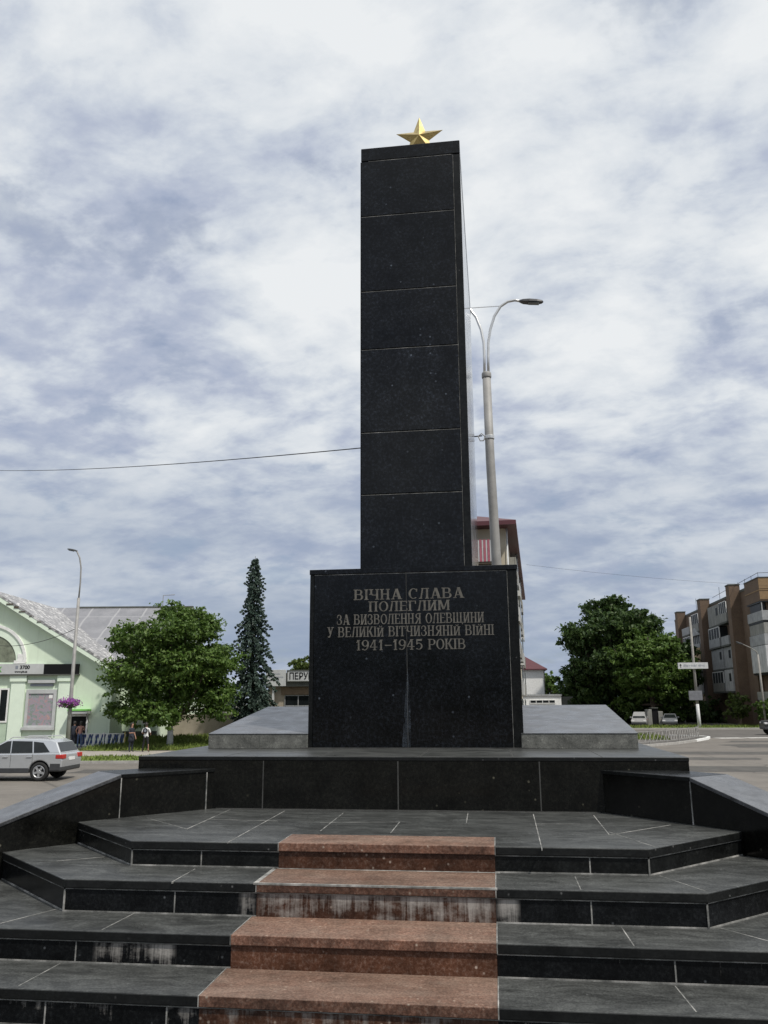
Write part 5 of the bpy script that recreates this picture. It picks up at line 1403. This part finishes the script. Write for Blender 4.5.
pB = person('person in white shirt with a dark back print and dark trousers', (-21.55, 50.3, gp), R(172), dict(ell=(-.30, .02, 1.16), wrl=(-.20, -.18, 1.06), elr=(.30, .02, 1.16), wrr=(.20, -.18, 1.06), knl=(-.15, -.02, .5), knr=(.15, -.02, .5), anl=(-.20, .02, .09), anr=(.20, .02, .09)), [M_skin, M_whitecloth, M_blackcloth, M_shoe], group='people on the footpath')
MB().lathe([(.005, 0), (.165, .0), (.165, .012), (.005, .012)], 18, mat=Matrix.Translation((0, .112, 1.27)) @ Matrix.Rotation(R(-90), 4, 'X') @ Matrix.Diagonal((1.0, 1.0, 1, 1))).build('shirt_print', M_blackcloth, pB)
MB().lathe([(.05, 0), (.085, .0), (.085, .006), (.05, .006)], 14, mat=Matrix.Translation((0, .1245, 1.28)) @ Matrix.Rotation(R(-90), 4, 'X')).build('shirt_emblem', M_greyink, pB)
pC = person('person in dusty pink shirt and blue jeans at the green doorway', (-28.25, 54.9, gp), R(190), dict(lean=-.05, ell=(-.27, -.04, 1.16), wrl=(-.14, -.22, 1.20), elr=(.29, .0, 1.14), wrr=(.24, -.14, .92), sleeves=0), [M_skin, M_rose, M_jeans, M_shoe], hair=.1, group='people at the cash machine')
pD = person('person in dark navy clothes leaning into the green doorway', (-28.85, 55.1, gp), R(170), dict(bend=-.10, ell=(-.25, -.10, 1.14), wrl=(-.15, -.32, 1.12), elr=(.25, -.10, 1.14), wrr=(.15, -.32, 1.14), sleeves=1), [M_skin, M_navy, M_navy, M_shoe], group='people at the cash machine')

# ------------------------------------------------------------------ sky, sun, camera
wd = bpy.data.worlds.new('World'); S.world = wd; wd.use_nodes = True
nt = wd.node_tree; nt.nodes.clear()
SUN_EL, SUN_AZ = 56, 128           # azimuth clockwise from +y (north): the sun stands to the right
out = N(nt, 'ShaderNodeOutputWorld'); bg = N(nt, 'ShaderNodeBackground'); bg.inputs['Strength'].default_value = .1
L(nt, bg.outputs[0], out.inputs[0])
sky = N(nt, 'ShaderNodeTexSky', sky_type='NISHITA', sun_disc=False)
sky.sun_elevation = R(SUN_EL); sky.sun_rotation = R(SUN_AZ); sky.air_density = 1.0; sky.dust_density = 1.5
tc = N(nt, 'ShaderNodeTexCoord'); sx = N(nt, 'ShaderNodeSeparateXYZ'); L(nt, tc.outputs['Generated'], sx.inputs[0])
zc = math_(nt, 'ADD', math_(nt, 'MAXIMUM', sx.outputs['Z'], 0.0), .26)
cb = N(nt, 'ShaderNodeCombineXYZ')
L(nt, math_(nt, 'DIVIDE', sx.outputs['X'], zc), cb.inputs[0]); L(nt, math_(nt, 'DIVIDE', sx.outputs['Y'], zc), cb.inputs[1])
def cn(scale, detail, rough, dist, off, stretch=(1, 1, 1)):
    mp = N(nt, 'ShaderNodeMapping'); mp.inputs['Location'].default_value = off; mp.inputs['Scale'].default_value = stretch; mp.inputs['Rotation'].default_value = (0, 0, R(25))
    L(nt, cb.outputs[0], mp.inputs[0]); return noise(nt, mp.outputs[0], scale, detail, rough, dist)
big = cn(.75, 3, .5, .2, (3.3, 6.1, 0)); med = cn(3.7, 6, .55, .3, (5.2, .7, 0), (1, 1.05, 1)); rip = cn(9.5, 6, .6, .2, (1, 8, 0), (.9, 1.2, 1))
hi = math_(nt, 'MINIMUM', 1, math_(nt, 'MAXIMUM', 0, math_(nt, 'MULTIPLY', math_(nt, 'SUBTRACT', sx.outputs['Z'], .28), 2.8)))      # 0 low in the sky, 1 overhead
den = math_(nt, 'ADD', math_(nt, 'ADD', math_(nt, 'MULTIPLY', big, .42), math_(nt, 'MULTIPLY', med, .66)), math_(nt, 'MULTIPLY', math_(nt, 'ADD', math_(nt, 'MULTIPLY', rip, 1.5), -.25), .26))
den = math_(nt, 'ADD', den, math_(nt, 'MULTIPLY', hi, .06))
def toward(v, c0, amt):
    d = N(nt, 'ShaderNodeVectorMath', operation='DOT_PRODUCT'); L(nt, tc.outputs['Generated'], d.inputs[0]); d.inputs[1].default_value = v
    return math_(nt, 'MULTIPLY', math_(nt, 'MAXIMUM', 0, math_(nt, 'DIVIDE', math_(nt, 'SUBTRACT', d.outputs['Value'], c0), 1 - c0)), amt)
den = math_(nt, 'ADD', den, toward((-0.4486, 0.6469, 0.6167), .93, -.10)); den = math_(nt, 'ADD', den, toward((0.1332, 0.832, 0.5386), .93, .0)); den = math_(nt, 'ADD', den, toward((-0.2605, 0.7752, 0.5755), .95, .05))
cloud = ramp(nt, math_(nt, 'SUBTRACT', den, .2), [(.31, (.37, .43, .57)), (.40, (.47, .52, .635)), (.465, (.59, .64, .72)), (.53, (.715, .755, .80)), (.63, (.83, .855, .875))])
gap = ramp(nt, math_(nt, 'ADD', math_(nt, 'MULTIPLY', cn(2.9, 5, .55, .3, (7.3, 2.2, 0)), .6), math_(nt, 'MULTIPLY', den, .45)), [(.50, .2), (.55, .0)])
lowblue = ramp(nt, sx.outputs['Z'], [(.0, .95), (.13, .82), (.32, .0)])
band = ramp(nt, cn(1.3, 5, .55, .2, (2, 5, 0)), [(.36, .42), (.6, 1.0)])
cl10 = mix(nt, 1.0, cloud, (10, 10, 10), 'MULTIPLY')
cl10 = mix(nt, math_(nt, 'MULTIPLY', lowblue, band), cl10, (3.0, 3.7, 4.9))
fin = mix(nt, gap, cl10, sky.outputs[0])
L(nt, fin, bg.inputs['Color'])

sun = bpy.data.lights.new('sun', 'SUN'); sun.energy = 3.8; sun.angle = R(2.5); sun.color = (1, .95, .87)
so = bpy.data.objects.new('sun', sun); COL.objects.link(so)
az = R(SUN_AZ); el = R(SUN_EL)
to_sun = Vector((math.sin(az) * math.cos(el), math.cos(az) * math.cos(el), math.sin(el)))
so.rotation_euler = to_sun.to_track_quat('Z', 'Y').to_euler(); so.location = (10, -10, 30)

cam = bpy.data.cameras.new('camera'); co = bpy.data.objects.new('camera', cam); COL.objects.link(co)
F_, p_, psi, rol = 822.8, .22722, .130815, -.0062659
fwd = Vector((-math.sin(psi) * math.cos(p_), math.cos(psi) * math.cos(p_), math.sin(p_))); rt = Vector((math.cos(psi), math.sin(psi), 0)); up = rt.cross(fwd)
c_, s_ = math.cos(rol), math.sin(rol)
rt2 = rt * c_ + up * s_; up2 = up * c_ - rt * s_
co.matrix_world = Matrix((( rt2.x, up2.x, -fwd.x, 0), (rt2.y, up2.y, -fwd.y, 0), (rt2.z, up2.z, -fwd.z, 0), (0, 0, 0, 1)))
cam.sensor_fit = 'VERTICAL'; cam.sensor_height = 24; cam.sensor_width = 18; cam.lens = F_ / 1024 * 24
cam.clip_start = .1; cam.clip_end = 4000
S.camera = co
S.view_settings.view_transform = 'Standard'; S.view_settings.look = 'None'; S.view_settings.exposure = 0; S.view_settings.gamma = 1
S.view_settings.use_curve_mapping = False
S.render.resolution_x, S.render.resolution_y = 768, 1024
